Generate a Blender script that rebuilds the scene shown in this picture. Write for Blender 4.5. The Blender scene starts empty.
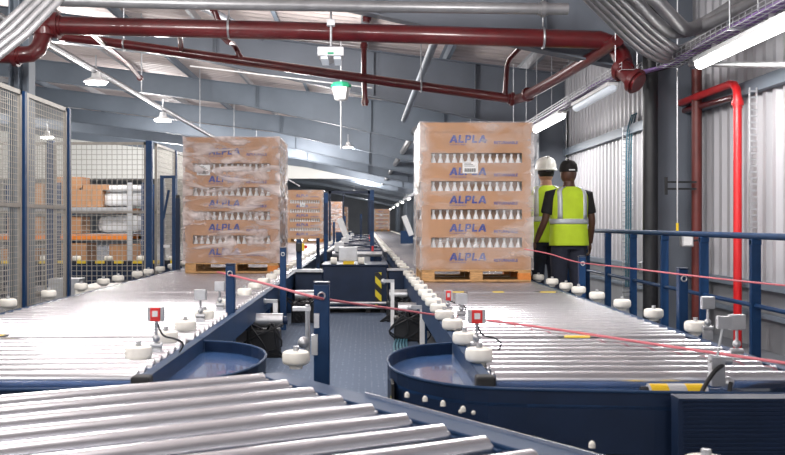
import bpy, bmesh, math, random
from mathutils import Vector, Matrix, noise
random.seed(7)
C = bpy.context.scene.collection
F, CX, CY, CZ = 950.0, 365.0, 223.0, 1.15
PI = math.pi
ORD = ['nearest','second nearest','third nearest','fourth nearest','fifth nearest','sixth nearest','seventh nearest','eighth nearest','ninth nearest','tenth nearest','eleventh nearest','twelfth nearest','thirteenth nearest','fourteenth nearest','fifteenth nearest','sixteenth nearest','seventeenth nearest','eighteenth nearest','nineteenth nearest','twentieth nearest','twenty-first nearest','twenty-second nearest','twenty-third nearest','twenty-fourth nearest']
def P(px, py, d):
    return Vector(((px-CX)/F*d, d, CZ-(py-CY)/F*d))

# ------------------------------------------------------------ materials
MATS = {}
def mat(name, col, rough=.5, metal=0, var=.08, scale=6, bump=0, bscale=40, emit=0, coat=0, alpha=None, spec=.5, stretch=None):
    m = bpy.data.materials.new(name); m.use_nodes = True
    nt = m.node_tree; b = nt.nodes['Principled BSDF']
    b.inputs['Roughness'].default_value = rough; b.inputs['Metallic'].default_value = metal
    b.inputs['Specular IOR Level'].default_value = spec
    if coat: b.inputs['Coat Weight'].default_value = coat
    tc = nt.nodes.new('ShaderNodeTexCoord'); src = tc.outputs['Object']
    if stretch:
        mp = nt.nodes.new('ShaderNodeMapping'); mp.inputs['Scale'].default_value = stretch
        nt.links.new(src, mp.inputs['Vector']); src = mp.outputs['Vector']
    n = nt.nodes.new('ShaderNodeTexNoise'); n.inputs['Scale'].default_value = scale; n.inputs['Detail'].default_value = 4
    nt.links.new(src, n.inputs['Vector'])
    r = nt.nodes.new('ShaderNodeValToRGB')
    r.color_ramp.elements[0].position = .3; r.color_ramp.elements[1].position = .7
    r.color_ramp.elements[0].color = (*[max(0, c*(1-var)) for c in col], 1)
    r.color_ramp.elements[1].color = (*[min(1, c*(1+var)) for c in col], 1)
    nt.links.new(n.outputs['Fac'], r.inputs['Fac']); nt.links.new(r.outputs['Color'], b.inputs['Base Color'])
    if bump:
        n2 = nt.nodes.new('ShaderNodeTexNoise'); n2.inputs['Scale'].default_value = bscale
        nt.links.new(src, n2.inputs['Vector'])
        bp = nt.nodes.new('ShaderNodeBump'); bp.inputs['Strength'].default_value = bump; bp.inputs['Distance'].default_value = .02
        nt.links.new(n2.outputs['Fac'], bp.inputs['Height']); nt.links.new(bp.outputs['Normal'], b.inputs['Normal'])
    if emit:
        b.inputs['Emission Color'].default_value = (*col, 1); b.inputs['Emission Strength'].default_value = emit
    MATS[name] = m
    return m
mat('navy', (.009,.022,.058), .45, 0, .15, 5, spec=.35)
mat('blue', (.018,.048,.115), .5, 0, .12, 5, spec=.2)
mat('post_blue', (.006,.038,.115), .45, 0, .15, 8, spec=.35)
mat('disc_blue', (.045,.110,.270), .22, 0, .12, 3, coat=.5)
mat('roller', (.80,.81,.85), .24, .92, .05, 3, bump=.05, stretch=(4,60,60))
mat('zinc', (.55,.56,.58), .4, .8, .12, 12)
mat('steel_tube', (.25,.25,.26), .38, .5, .12, 8)
mat('frame_grey', (.17,.205,.25), .55, 0, .10, 1.5)
mat('frame_dark', (.15,.17,.205), .55, 0, .10, 1.5)
mat('deck', (.64,.56,.54), .6, 0, .06, .7)
mat('clad', (.44,.435,.46), .45, .1, .06, 1.2, stretch=(1,3,.4))
mat('dado', (.30,.31,.33), .7, 0, .12, 3)
mat('white_panel', (.84,.84,.80), .6, 0, .03, .5)
mat('far_wall', (.24,.26,.29), .7, 0, .2, .4)
mat('concrete', (.13,.14,.16), .7, 0, .15, 1.5, bump=.1)
mat('red_pipe', (.10,.006,.008), .32, 0, .2, 7, coat=.4)
mat('bright_red', (.62,.012,.016), .35, 0, .1, 7, coat=.3)
mat('rust_red', (.14,.028,.024), .45, 0, .15, 7)
mat('black', (.012,.013,.016), .5, 0, .2, 8)
mat('rubber', (.02,.02,.022), .7, 0, .2, 8)
mat('cream', (.90,.87,.79), .45, 0, .06, 20)
mat('white', (.80,.80,.80), .45, 0, .04, 8)
mat('yellow', (.85,.58,.02), .45, 0, .06, 20)
mat('orange', (.80,.24,.03), .5, 0, .1, 10)
mat('wood', (.55,.31,.13), .7, 0, .25, 12, bump=.15, stretch=(2,2,12))
mat('wood_orange', (.70,.24,.05), .7, 0, .2, 12)
mat('card', (.45,.235,.115), .75, 0, .07, 3)
mat('card_dark', (.38,.22,.12), .8, 0, .1, 3)
mat('ink', (.012,.035,.27), .6, 0, .05, 20)
mat('bottle', (.78,.79,.80), .35, 0, .04, 20)
mat('pink_rope', (.60,.15,.18), .6, 0, .1, 40)
mat('purple', (.28,.17,.42), .5, 0, .15, 20)
mat('hivis', (.56,.76,.03), .75, 0, .06, 9, bump=.25, bscale=9)
mat('reflective', (.62,.65,.68), .4, .3, .05, 20)
mat('skin_dark', (.10,.045,.028), .5, 0, .1, 10)
mat('skin_light', (.42,.22,.15), .5, 0, .1, 10)
mat('tshirt', (.012,.012,.014), .85, 0, .2, 10, bump=.3, bscale=12)
mat('trousers', (.022,.026,.045), .85, 0, .2, 10, bump=.3, bscale=12)
mat('shirt_blue', (.20,.27,.34), .85, 0, .1, 10, bump=.3, bscale=12)
mat('helmet', (.80,.79,.74), .3, 0, .03, 10, coat=.4)
mat('hair', (.012,.01,.01), .8, 0, .2, 30)
mat('fence_frame', (.30,.28,.25), .5, .3, .1, 10)
mat('wire', (.42,.40,.36), .5, .3, .05, 10)
mat('bag', (.74,.75,.76), .5, 0, .08, 5, bump=.5, bscale=10)
mat('green', (.02,.32,.16), .5, 0, .1, 10)
mat('lamp_glow', (1,.98,.95), .5, 0, 0, 5, emit=9)
mat('lamp_soft', (.55,.59,.65), .5, 0, 0, 5, emit=.35)
mat('red_sign', (.75,.03,.03), .4, 0, .05, 10)
mat('cable', (.05,.16,.22), .5, 0, .2, 20)

def striped(name, c1, c2, scale, rot):
    m = bpy.data.materials.new(name); m.use_nodes = True; nt = m.node_tree; b = nt.nodes['Principled BSDF']
    b.inputs['Roughness'].default_value = .45
    tc = nt.nodes.new('ShaderNodeTexCoord'); mp = nt.nodes.new('ShaderNodeMapping'); mp.inputs['Rotation'].default_value = rot
    w = nt.nodes.new('ShaderNodeTexWave'); w.inputs['Scale'].default_value = scale
    r = nt.nodes.new('ShaderNodeValToRGB'); r.color_ramp.interpolation = 'CONSTANT'
    r.color_ramp.elements[0].color = (*c1,1); r.color_ramp.elements[1].color = (*c2,1); r.color_ramp.elements[1].position = .5
    nt.links.new(tc.outputs['Object'], mp.inputs['Vector']); nt.links.new(mp.outputs['Vector'], w.inputs['Vector'])
    nt.links.new(w.outputs['Fac'], r.inputs['Fac']); nt.links.new(r.outputs['Color'], b.inputs['Base Color'])
    MATS[name] = m
striped('hazard', (.80,.66,.03), (.015,.015,.015), 2.6, (0, math.radians(45), 0))
striped('hazard_flat', (.85,.62,.03), (.02,.02,.03), 1.1, (0, 0, math.radians(12)))
striped('tape_roller', (.55,.55,.57), (.85,.55,.02), 2.2, (0, math.radians(12), 0))

def wrapmat(name, dens, tint, sc):
    m = bpy.data.materials.new(name); m.use_nodes = True; nt = m.node_tree; nt.nodes.clear()
    out = nt.nodes.new('ShaderNodeOutputMaterial'); tc = nt.nodes.new('ShaderNodeTexCoord')
    mp = nt.nodes.new('ShaderNodeMapping'); mp.inputs['Scale'].default_value = (1.2, 1.2, 3.2); mp.inputs['Rotation'].default_value = (.15,.25,.1)
    n = nt.nodes.new('ShaderNodeTexNoise'); n.inputs['Scale'].default_value = sc; n.inputs['Detail'].default_value = 7; n.inputs['Distortion'].default_value = 1.2
    nt.links.new(tc.outputs['Object'], mp.inputs['Vector']); nt.links.new(mp.outputs['Vector'], n.inputs['Vector'])
    r = nt.nodes.new('ShaderNodeValToRGB'); r.color_ramp.elements[0].position = .42; r.color_ramp.elements[1].position = .72
    r.color_ramp.elements[0].color = (dens*.25,)*3+(1,); r.color_ramp.elements[1].color = (min(1,dens*1.7),)*3+(1,)
    nt.links.new(n.outputs['Fac'], r.inputs['Fac'])
    tr = nt.nodes.new('ShaderNodeBsdfTransparent')
    df = nt.nodes.new('ShaderNodeBsdfPrincipled'); df.inputs['Base Color'].default_value = (*tint,1); df.inputs['Roughness'].default_value = .25
    bp = nt.nodes.new('ShaderNodeBump'); bp.inputs['Strength'].default_value = .8; bp.inputs['Distance'].default_value = .04
    nt.links.new(n.outputs['Fac'], bp.inputs['Height']); nt.links.new(bp.outputs['Normal'], df.inputs['Normal'])
    # film folds double at the vertical edges; its white sheen is painted into opacity
    sp = nt.nodes.new('ShaderNodeSeparateXYZ'); nt.links.new(tc.outputs['Object'], sp.inputs[0])
    ab = nt.nodes.new('ShaderNodeMath'); ab.operation = 'ABSOLUTE'; nt.links.new(sp.outputs['X'], ab.inputs[0])
    mr = nt.nodes.new('ShaderNodeMapRange'); mr.inputs['From Min'].default_value = .50; mr.inputs['From Max'].default_value = .62; mr.inputs['To Max'].default_value = .42
    nt.links.new(ab.outputs[0], mr.inputs['Value'])
    n3 = nt.nodes.new('ShaderNodeTexNoise'); n3.inputs['Scale'].default_value = 9; nt.links.new(tc.outputs['Object'], n3.inputs['Vector'])
    ml = nt.nodes.new('ShaderNodeMath'); ml.operation = 'MULTIPLY'; nt.links.new(mr.outputs[0], ml.inputs[0]); nt.links.new(n3.outputs['Fac'], ml.inputs[1])
    ad = nt.nodes.new('ShaderNodeMath'); ad.operation = 'ADD'; ad.use_clamp = True; nt.links.new(r.outputs['Color'], ad.inputs[0]); nt.links.new(ml.outputs[0], ad.inputs[1])
    mx = nt.nodes.new('ShaderNodeMixShader'); nt.links.new(ad.outputs[0], mx.inputs[0])
    nt.links.new(tr.outputs[0], mx.inputs[1]); nt.links.new(df.outputs[0], mx.inputs[2]); nt.links.new(mx.outputs[0], out.inputs[0])
    MATS[name] = m
wrapmat('wrap_heavy', .50, (.78,.68,.66), 2.2)
wrapmat('wrap_light', .22, (.85,.82,.82), 1.6)

# walkway grating: dark blue plate with a regular pattern of raised light studs
m = bpy.data.materials.new('grating'); m.use_nodes = True; nt = m.node_tree; b = nt.nodes['Principled BSDF']
b.inputs['Roughness'].default_value = .75; b.inputs['Specular IOR Level'].default_value = .2
tc = nt.nodes.new('ShaderNodeTexCoord'); vo = nt.nodes.new('ShaderNodeTexVoronoi'); vo.inputs['Scale'].default_value = 22; vo.inputs['Randomness'].default_value = .12
r = nt.nodes.new('ShaderNodeValToRGB'); r.color_ramp.elements[0].position = .18; r.color_ramp.elements[1].position = .3
r.color_ramp.elements[0].color = (.42,.47,.55,1); r.color_ramp.elements[1].color = (.10,.135,.20,1)
nt.links.new(tc.outputs['Object'], vo.inputs['Vector']); nt.links.new(vo.outputs['Distance'], r.inputs['Fac']); nt.links.new(r.outputs['Color'], b.inputs['Base Color'])
MATS['grating'] = m

# ------------------------------------------------------------ mesh builder
class MB:
    def __init__(s): s.bm = bmesh.new(); s.smooth = False
    def box(s, c, sz, rot=None):
        M = Matrix.Translation(Vector(c)) @ (rot.to_4x4() if rot else Matrix.Identity(4)) @ Matrix.Diagonal((sz[0], sz[1], sz[2], 1))
        bmesh.ops.create_cube(s.bm, size=1, matrix=M); return s
    def bb(s, x0, x1, y0, y1, z0, z1): return s.box(((x0+x1)/2,(y0+y1)/2,(z0+z1)/2), (abs(x1-x0),abs(y1-y0),abs(z1-z0)))
    def beam(s, a, b, w, h):
        a = Vector(a); b = Vector(b); d = b-a; L = d.length
        q = d.to_track_quat('Y', 'Z').to_matrix()
        return s.box((a+b)/2, (w, L, h), q)
    def cyl(s, a, b, r, r2=None, n=14, caps=True):
        a = Vector(a); b = Vector(b); d = b-a
        M = Matrix.Translation((a+b)/2) @ d.to_track_quat('Z','Y').to_matrix().to_4x4()
        bmesh.ops.create_cone(s.bm, cap_ends=caps, segments=n, radius1=r, radius2=r if r2 is None else r2, depth=d.length, matrix=M); return s
    def sph(s, c, r, sc=(1,1,1), n=12, rot=None):
        M = Matrix.Translation(Vector(c)) @ (rot.to_4x4() if rot else Matrix.Identity(4)) @ Matrix.Diagonal((sc[0]*r, sc[1]*r, sc[2]*r, 1))
        bmesh.ops.create_uvsphere(s.bm, u_segments=n+4, v_segments=n, radius=1, matrix=M); return s
    def rings(s, rr, close=True):
        vs = [[s.bm.verts.new(p) for p in r] for r in rr]; n = len(rr[0])
        for i in range(len(vs)-1):
            for j in range(n):
                s.bm.faces.new((vs[i][j], vs[i][(j+1)%n], vs[i+1][(j+1)%n], vs[i+1][j]))
        if close: s.bm.faces.new(vs[0][::-1]); s.bm.faces.new(vs[-1])
        return s
    def tube(s, pts, rad, n=12):
        pts = [Vector(p) for p in pts]; rr = []; N = len(pts)
        rads = rad if isinstance(rad, (list, tuple)) else [rad]*N
        t = (pts[1]-pts[0]).normalized(); up = Vector((0,0,1)) if abs(t.z) < .9 else Vector((1,0,0))
        u = t.cross(up).normalized()
        for i, p in enumerate(pts):
            t = (pts[min(i+1,N-1)]-pts[max(i-1,0)]).normalized()
            u = (u - t*u.dot(t)).normalized(); v = t.cross(u)
            rr.append([p + (u*math.cos(2*PI*k/n)+v*math.sin(2*PI*k/n))*rads[i] for k in range(n)])
        return s.rings(rr)
    def lathe(s, prof, c=(0,0,0), n=14):
        c = Vector(c)
        return s.rings([[c+Vector((r*math.cos(2*PI*k/n), r*math.sin(2*PI*k/n), z)) for k in range(n)] for r, z in prof])
    def prism(s, poly, z0, z1):
        a = [s.bm.verts.new((x,y,z0)) for x,y in poly]; b = [s.bm.verts.new((x,y,z1)) for x,y in poly]; n = len(poly)
        s.bm.faces.new(a[::-1]); s.bm.faces.new(b)
        for i in range(n): s.bm.faces.new((a[i], a[(i+1)%n], b[(i+1)%n], b[i]))
        return s
    def xzprism(s, poly, y0, y1):
        a = [s.bm.verts.new((x,y0,z)) for x,z in poly]; b = [s.bm.verts.new((x,y1,z)) for x,z in poly]; n = len(poly)
        s.bm.faces.new(a[::-1]); s.bm.faces.new(b)
        for i in range(n): s.bm.faces.new((a[i], a[(i+1)%n], b[(i+1)%n], b[i]))
        return s
    def build(s, name, m, parent=None, smooth=False, bevel=0, loc=None):
        bmesh.ops.recalc_face_normals(s.bm, faces=s.bm.faces[:])
        me = bpy.data.meshes.new(name)
        s.bm.to_mesh(me); s.bm.free()
        if smooth:
            me.shade_smooth() if hasattr(me,'shade_smooth') else None
            if smooth != 'all':
                me.set_sharp_from_angle(angle=math.radians(38))
        me.materials.append(MATS[m] if isinstance(m, str) else m)
        o = bpy.data.objects.new(name, me); C.objects.link(o)
        if bevel:
            bv = o.modifiers.new('bevel', 'BEVEL'); bv.width = bevel; bv.segments = 2; bv.limit_method = 'ANGLE'
        if parent: o.parent = parent
        if loc: o.location = loc
        return o
def tag(o, label, cat, group=None, kind=None):
    o['label'] = label; o['category'] = cat
    if group: o['group'] = group
    if kind: o['kind'] = kind
    return o
def thing(name, label, cat, loc=(0,0,0), group=None, rz=0):
    o = bpy.data.objects.new(name, None); C.objects.link(o); o.location = loc; o.rotation_euler = (0,0,rz)
    o.empty_display_size = .1
    return tag(o, label, cat, group)
def struct(o): o['kind'] = 'structure'; return o
def cp(o, parent=None, loc=None):
    c = o.copy(); C.objects.link(c)
    if parent: c.parent = parent
    if loc is not None: c.location = loc
    return c
def copy_tree(o, parent=None):
    c = cp(o, parent)
    for ch in list(o.children): copy_tree(ch, c)
    return c
def arc(c, r, a0, a1, n, u=Vector((1,0,0)), v=Vector((0,0,1))):
    return [Vector(c)+u*(r*math.cos(a0+(a1-a0)*i/n))+v*(r*math.sin(a0+(a1-a0)*i/n)) for i in range(n+1)]
def smoothpath(pts, n=6):
    pts = [Vector(p) for p in pts]; out = []
    for i in range(len(pts)-1):
        p0 = pts[max(i-1,0)]; p1 = pts[i]; p2 = pts[i+1]; p3 = pts[min(i+2,len(pts)-1)]
        for k in range(n):
            t = k/n
            out.append(.5*((2*p1)+(-p0+p2)*t+(2*p0-5*p1+4*p2-p3)*t*t+(-p0+3*p1-3*p2+p3)*t**3))
    out.append(pts[-1]); return out

# ------------------------------------------------------------ setting
XW = 3.6; D0 = 10.3; BAY = 6.6
def roofz(x): return 4.22-.12*x
struct(MB().bb(-46, 5.0, -14, 106, -.2, 0).build('floor', 'concrete'))
def corrug(name, m, gen, n):   # gen(i) -> two points of the profile
    bm = bmesh.new(); prev = None
    for i in range(n):
        a, b = gen(i); va = bm.verts.new(a); vb = bm.verts.new(b)
        if prev: bm.faces.new((prev[0], va, vb, prev[1]))
        prev = (va, vb)
    bmesh.ops.recalc_face_normals(bm, faces=bm.faces[:])
    me = bpy.data.meshes.new(name); bm.to_mesh(me); bm.free(); me.materials.append(MATS[m])
    o = bpy.data.objects.new(name, me); C.objects.link(o)
    sd = o.modifiers.new('thickness', 'SOLIDIFY'); sd.thickness = .01
    return o
def prof(i, pitch):
    k = i % 4; return (i//4)*pitch + (0, .30, .5, .80)[k]*pitch, (0, 0, 1, 1)[k]
def gw(i):
    y, h = prof(i, .21); return (XW+.05-.045*h, y-13, .62), (XW+.05-.045*h, y-13, 4.6)
struct(corrug('wall_right', 'clad', gw, 4*562))
struct(MB().bb(XW+.03, XW+.2, -13, 105, 0, .56).build('baseboard_right', 'dado'))
struct(MB().bb(XW-.10, XW+.08, -3, 105, .56, .62).bb(XW-.06, XW, -3, 105, .30, .34).build('trim_1', 'frame_grey'))
struct(MB().bb(XW-.08, XW, -3, 105, 2.34, 2.36).bb(XW-.08, XW-.06, -3, 105, 2.36, 2.46).bb(XW-.03, XW, -3, 105, 2.36, 2.48).build('trim_2', 'frame_grey'))
def gr(i):
    y, h = prof(i, .30); x0, x1 = XW+.1, -44
    return (x0, y-13, roofz(x0)+.21+.04*h), (x1, y-13, roofz(x1)+.21+.04*h)
struct(corrug('ceiling', 'deck', gr, 4*393))
struct(MB().bb(-46, 4, 105, 105.3, 0, 10.5).build('wall_back', 'far_wall'))
# high white partition hanging from the roof far down the hall
struct(MB().xzprism([(-42, 3.5), (.6, 3.5), (.6, roofz(.6)+.2), (-42, roofz(-42)+.2)], 50.2, 50.4).build('wall_partition', 'white_panel'))

# portal frames
fr_y = [D0+BAY*i for i in range(14)]
for i, y in enumerate(fr_y):
    t = thing('steel_portal', 'grey steel rafter and column over the hall, %s to the camera' % ORD[i], 'steel rafter', (XW-.05, y, 0), 'steel rafters along the hall')
    mm = 'frame_dark' if i < 2 else 'frame_grey'
    xl = -30 if i else -9
    top = [(XW, roofz(XW)), (xl, roofz(xl))]
    botf = lambda x: roofz(x)-(.5 if x < -3 else .5+.55*(x+3)/5.8)
    bot = [(xl, botf(xl)), (-3, botf(-3)), (2.75, botf(2.75)), (2.95, botf(2.75)-.1), (XW, botf(2.75)-.1)]
    L = lambda pl: [(a-XW, b) for a, b in pl]
    MB().xzprism(L(top+bot), -.008, .008).build('rafter', mm, t)
    fl = MB()
    for a, b in ((top[0], top[1]), (bot[0], bot[1]), (bot[1], bot[2]), (bot[2], bot[3])):
        fl.beam((a[0]-XW, 0, a[1]), (b[0]-XW, 0, b[1]), .2, .018)
    fl.build('flange', mm, t)
    z1 = botf(2.75)
    c = MB(); c.bb(-.46, 0, -.006, .006, 0, z1+.3); c.build('column', mm, t)
    MB().bb(-.48, -.46, -.11, .11, 0, z1).bb(-.02, 0, -.11, .11, 0, z1+.4).build('column_flange', mm, t)
    for x in (2.0, .2, -2.6): MB().bb(x-XW-.006, x-XW+.006, -.1, .1, botf(x)+.02, roofz(x)-.02).build('stiffener', mm, t)
# left inner column, behind the near mesh fence
t = thing('steel_column', 'blue grey steel column behind the near mesh fence, under the red pipe elbow', 'column', (-3.72, D0, 0))
MB().bb(-.008,.008,-.1,.1,0,4.1).build('web','frame_grey',t)
MB().bb(-.11,-.09,-.1,.1,0,4.1).bb(.09,.11,-.1,.1,0,4.1).bb(-.09,.09,.0,.012,0,4.1).build('flange','frame_grey',t)
# purlins
k = 0
x = 2.9
while x > -20:
    z = roofz(x)
    o = MB().bb(-.004, .004, -13.3, 94, .01, .2).bb(-.06, 0, -13.3, 94, .19, .2).bb(0, .06, -13.3, 94, .01, .02).build('roof_purlin', 'frame_grey' if k % 2 else 'zinc')
    o.location = (x, D0, z)
    tag(o, 'steel roof purlin running away under the deck, %s to the right wall' % ORD[k], 'purlin', 'roof purlins')
    x -= 1.45; k += 1
# diagonal roof braces (flat silver)
def single(name, mb, m, label, cat, group=None, smooth=True, bevel=0):
    o = mb.build(name, m, None, smooth, bevel)
    return tag(o, label, cat, group)
def centered(o):
    return o
single('roof_brace', MB().tube([P(505,124,16.9), P(362,84,23.4)], .035), 'steel_tube', 'thin pale diagonal roof brace behind the top of the right wrapped pallet stack', 'brace', 'diagonal roof braces')
single('roof_brace', MB().tube([P(443,20,10.4), P(404,120,17)], .05), 'frame_grey', 'steep silver diagonal brace crossing the lower red pipe at the centre', 'brace', 'diagonal roof braces')
single('roof_brace', MB().tube([P(190,0,10.4), P(262,38,16.6)], .05), 'frame_grey', 'silver diagonal brace dropping from the top of the picture behind the big red pipe', 'brace', 'diagonal roof braces')
single('cable_tray', MB().tube([P(416,130,22.8), P(373,200,100)], .09, 8), 'steel_tube', 'long silver duct under the roof descending towards the far end beside the right stack', 'duct')

# ------------------------------------------------------------ red sprinkler pipes
def pipe(name, pts, r, m, label, cat='pipe', flanges=(), hang=(), smoothn=0, group=None):
    t = thing(name, label, cat, tuple(pts[0]), group)
    o0 = Vector(pts[0]); q = [Vector(p)-o0 for p in pts]
    MB().tube(smoothpath(q, smoothn) if smoothn else q, r, 18).build('pipe_run', m, t, True)
    for f, d in flanges:
        d = Vector(d).normalized(); f = Vector(f)-o0
        MB().cyl(f-d*.022, f+d*.022, r*1.45, n=20).cyl(f-d*.05, f+d*.05, r*1.14, n=20).build('flange', m, t, True)
    for h in hang:
        h = Vector(h)-o0
        e = MB(); e.tube([h+Vector((0, math.cos(a)*(r+.012), math.sin(a)*(r+.012))) for a in [2*PI*k/16 for k in range(17)]], .012, 6)
        e.cyl(h+Vector((0,0,r)), h+Vector((0,0,.95)), .008, n=6)
        e.build('pipe_hanger', 'zinc', t, True)
    return t
A = P(60,25,9.9); B = P(560,40,9.9); E = P(628,70,9.6)
pipe('sprinkler_pipe', [P(42,42,9.9), P(43,30,9.9), P(48,26.5,9.9), P(60,25.5,9.9), P(300,31,9.9), P(600,40,9.9), P(614,45,9.9), P(622,57,9.8), P(625,70,9.6)], .095, 'red_pipe',
     'big dark red pipe crossing the whole hall horizontally under the roof', flanges=[(P(57,25.5,9.9),(1,0,0))], hang=[P(229,28,9.9), P(543,38,9.9)], )
pipe('sprinkler_pipe', [P(-40,55,9.7), P(20,55,9.7), P(31,54,9.7), P(38,49,9.75), P(42,40,9.8), P(43,28,9.85)], .085, 'red_pipe', 'short red pipe entering at the left edge and turning up in an elbow', flanges=[(P(16,55,9.7),(1,0,0)), (P(44,33,9.85),(0,0,1))])
lp = [P(60,36,12.4), P(125,44.5,12.4), P(260,63.5,12.4), P(390,82,12.4), P(505,98,12.4), P(517,99,12.3), P(524,97,12.1), P(560,77,11.0), P(605,49,9.9), P(618,40,9.6)]
pipe('sprinkler_pipe', lp, .062, 'red_pipe', 'thinner red pipe sloping below the big one, then turning towards the camera at right', flanges=[(P(512,99,12.35),(1,0,-.1)), (P(528,94.5,12.0),(1,-2,.6))], hang=[P(124,44.5,12.4), P(421,86,12.4)])
pipe('pipe_valve', [P(618,66,9.6), P(628,75,9.5), P(636,83,9.4)], .088, 'red_pipe', 'stout red pipe stub with round flanges beside the cable tray', 'pipe', flanges=[(P(622,69,9.6),(1,-1,-.9)), (P(635,81,9.4),(1,-1,-.9))])
for pts, lab in (([(213,8,11),(219,22,11),(222,36,12),(228,42,12),(233,44,12.3),(237,50,12.4),(240,58,12.4)], 'small red pipe drop with a double bend above the lower red pipe at left'),
                 ([(369,10,10.5),(367,18,10.5)], 'short red stub hanging near the top of the picture left of centre'),
                 ([(364,46,12.5),(364,75,12.4),(365,102,12.4)], 'thin red riser crossing the lower red pipe near the centre'),
                 ([(523,44,12),(510,58,12.3),(507,66,12.4),(505,95,12.4)], 'red riser pipe with a tee above the bend of the lower red pipe'),
                 ([(180,33,11.5),(181,50,12.4)], 'little red connector stub between the two long red pipes at left'),
                 ([(88,30,11),(128,64,15),(140,78,16)], 'thin dark red branch pipe angling up to the roof at far left')):
    pp = [P(*q) for q in pts]
    e = pipe('branch_pipe', pp, .035, 'red_pipe', lab, flanges=[(pp[0], pp[1]-pp[0]), (pp[-1], pp[-1]-pp[-2])])
# galvanised tube across the top
t = pipe('steel_conduit', [P(60,1,9.3), P(200,4,9.3), P(395,7,9.3), P(568,9,9.3)], .055, 'steel_tube', 'silver round duct crossing the very top of the picture above the red pipe', 'duct', flanges=[(P(543,9,9.3),(1,0,0))])
# bundles of bent tubes
for j in range(5):
    o = 7.2*j
    pts = [P(545+o*1.15,-45,6.6), P(580+o*1.12,-8,7.2), P(604+o*1.05,16-o*.08,7.6), P(626+o,38-o*.18,8.0), P(647+o*.9,54-o*.28,8.4), P(668+o*.5,60-o*.45,8.9), P(704,44-o*.30,8.7), P(755,17-o*.3,7.8), P(815,-14-o*.3,6.75)]
    pts = [Vector((pts[0].x-.05, pts[0].y-.35, roofz(pts[0].x)+.15))]+pts
    single('bent_conduit', MB().tube(smoothpath(pts,6), .030 if j < 3 else .026, 12), 'steel_tube', 'silver bent conduit at the top right, %s to the left of its bundle' % ORD[j], 'conduit', 'bent conduits at top right')
for j in range(2):
    o = 22*j
    pts = [P(605+o,-30,7.2), P(632+o,-2,7.6), P(655+o,22,8.0), P(674+o*.7,32-3*j,8.4), P(704+o*.4,26-8*j,8.5), P(755,2-10*j,7.8), P(815,-30-10*j,6.75)]
    pts = [Vector((pts[0].x-.05, pts[0].y-.35, roofz(pts[0].x)+.15))]+pts
    single('bent_conduit', MB().tube(smoothpath(pts,6), .058, 14), 'steel_tube', ('thick' if j == 0 else 'thick outermost')+' silver bent duct above the thin conduit bundle at top right', 'conduit', 'bent conduits at top right')
single('wall_conduit', MB().tube([P(690,64,9.2), P(785,65,7.3), P(815,65,6.9)], .024, 12), 'zinc', 'single straight silver conduit running level below the cable tray at right', 'conduit')
for j in range(4):
    pts = [P(-30+j*9,52+j*2,8.0), P(0+j*9,28+j*2,8.2), P(30+j*9,0+j*1,8.4), P(50+j*9,-18,8.6)]
    single('roof_conduit', MB().tube(pts, .032, 12), 'steel_tube', 'silver conduit crossing the top left corner, %s to the corner' % ORD[j], 'conduit', 'conduits in the top left corner')

# ------------------------------------------------------------ right side cable tray and lights
XT = 2.95; ZT = CZ+.515*2.95; DX = -.31
t = thing('cable_tray', 'wire basket cable tray with purple cables running along the right wall', 'cable tray', (XT, 4, ZT))
def basket(x0, ya, yb, nmax):
    e = MB()
    for xx in (-.10, -.033, .033, .10): e.bb(x0+xx-.003, x0+xx+.003, ya, yb, -.003, .003)
    for s in (-1, 1):
        for zz in (.035, .07): e.bb(x0+s*.10-.003, x0+s*.10+.003, ya, yb, zz-.003, zz+.003)
    y = ya
    while y < min(yb, nmax):
        e.bb(x0-.10, x0+.10, y-.003, y+.003, -.004, .002)
        for s in (-1, 1): e.bb(x0+s*.10-.003, x0+s*.10+.003, y-.003, y+.003, 0, .075)
        y += .12
    e.build('basket', 'zinc', t)
basket(0, 0, 5.3, 34); basket(DX, 5.4, 90, 34)
for j, (xx, m_) in enumerate(((-.06,'purple'), (-.02,'purple'), (.03,'purple'), (.07,'black'))):
    MB().tube(smoothpath([(xx+(DX if i > 6 else 0)+.012*math.sin(i*1.3+j), i*.9, .02+.006*math.sin(i*2.1+j)) for i in range(60)],3), .014, 8).build('cable', m_, t, True)
y = 1.2
while y < 60:
    xo = 0 if y < 5.3 else DX
    for s_ in (-1, 1): MB().cyl((xo+s_*.11, y, 0), (xo+s_*.11, y, roofz(XT)-ZT), .006, n=6).build('drop_rod', 'zinc', t, True)
    MB().bb(xo-.13,xo+.13,y-.015,y+.015,-.02,-.005).build('support_bar', 'zinc', t); y += 2.2
def strip(y0, y1, lab, glow='lamp_glow', x=XT+DX, z=CZ+.545*(XT+DX), dx=0):
    t = thing('strip_light', lab, 'light', (x+dx, (y0+y1)/2, z), 'strip lights along the right wall'); h = (y1-y0)/2
    e = MB(); e.bb(-.06, .06, -h, h, .02, .065); e.bb(-.02,.02,-h*.6,-h*.6+.03,.06,.12); e.bb(-.02,.02,h*.6,h*.6+.03,.06,.12); e.build('housing', 'white', t, bevel=.01)
    MB().tube([(0,-h,.0),(0,-h+.03,0),(0,h-.03,0),(0,h,0)], [.03,.048,.048,.03], 14).build('diffuser', glow, t, True)
    return t
strip(6.55, 8.45, 'big bright white strip light under the cable tray at the top right', x=2.97, z=CZ+.475*2.97)
strip(10.1, 11.9, 'strip light under the cable tray beyond the red pipe flanges', 'lamp_soft')
strip(12.7, 14.7, 'bright strip light just above the white hard hat')
for j, y in enumerate((22, 29, 37, 46, 56, 66, 76, 87, 98)):
    strip(y, y+2, 'distant strip light on the right wall, %s beyond the hard hat' % ORD[j])
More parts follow.
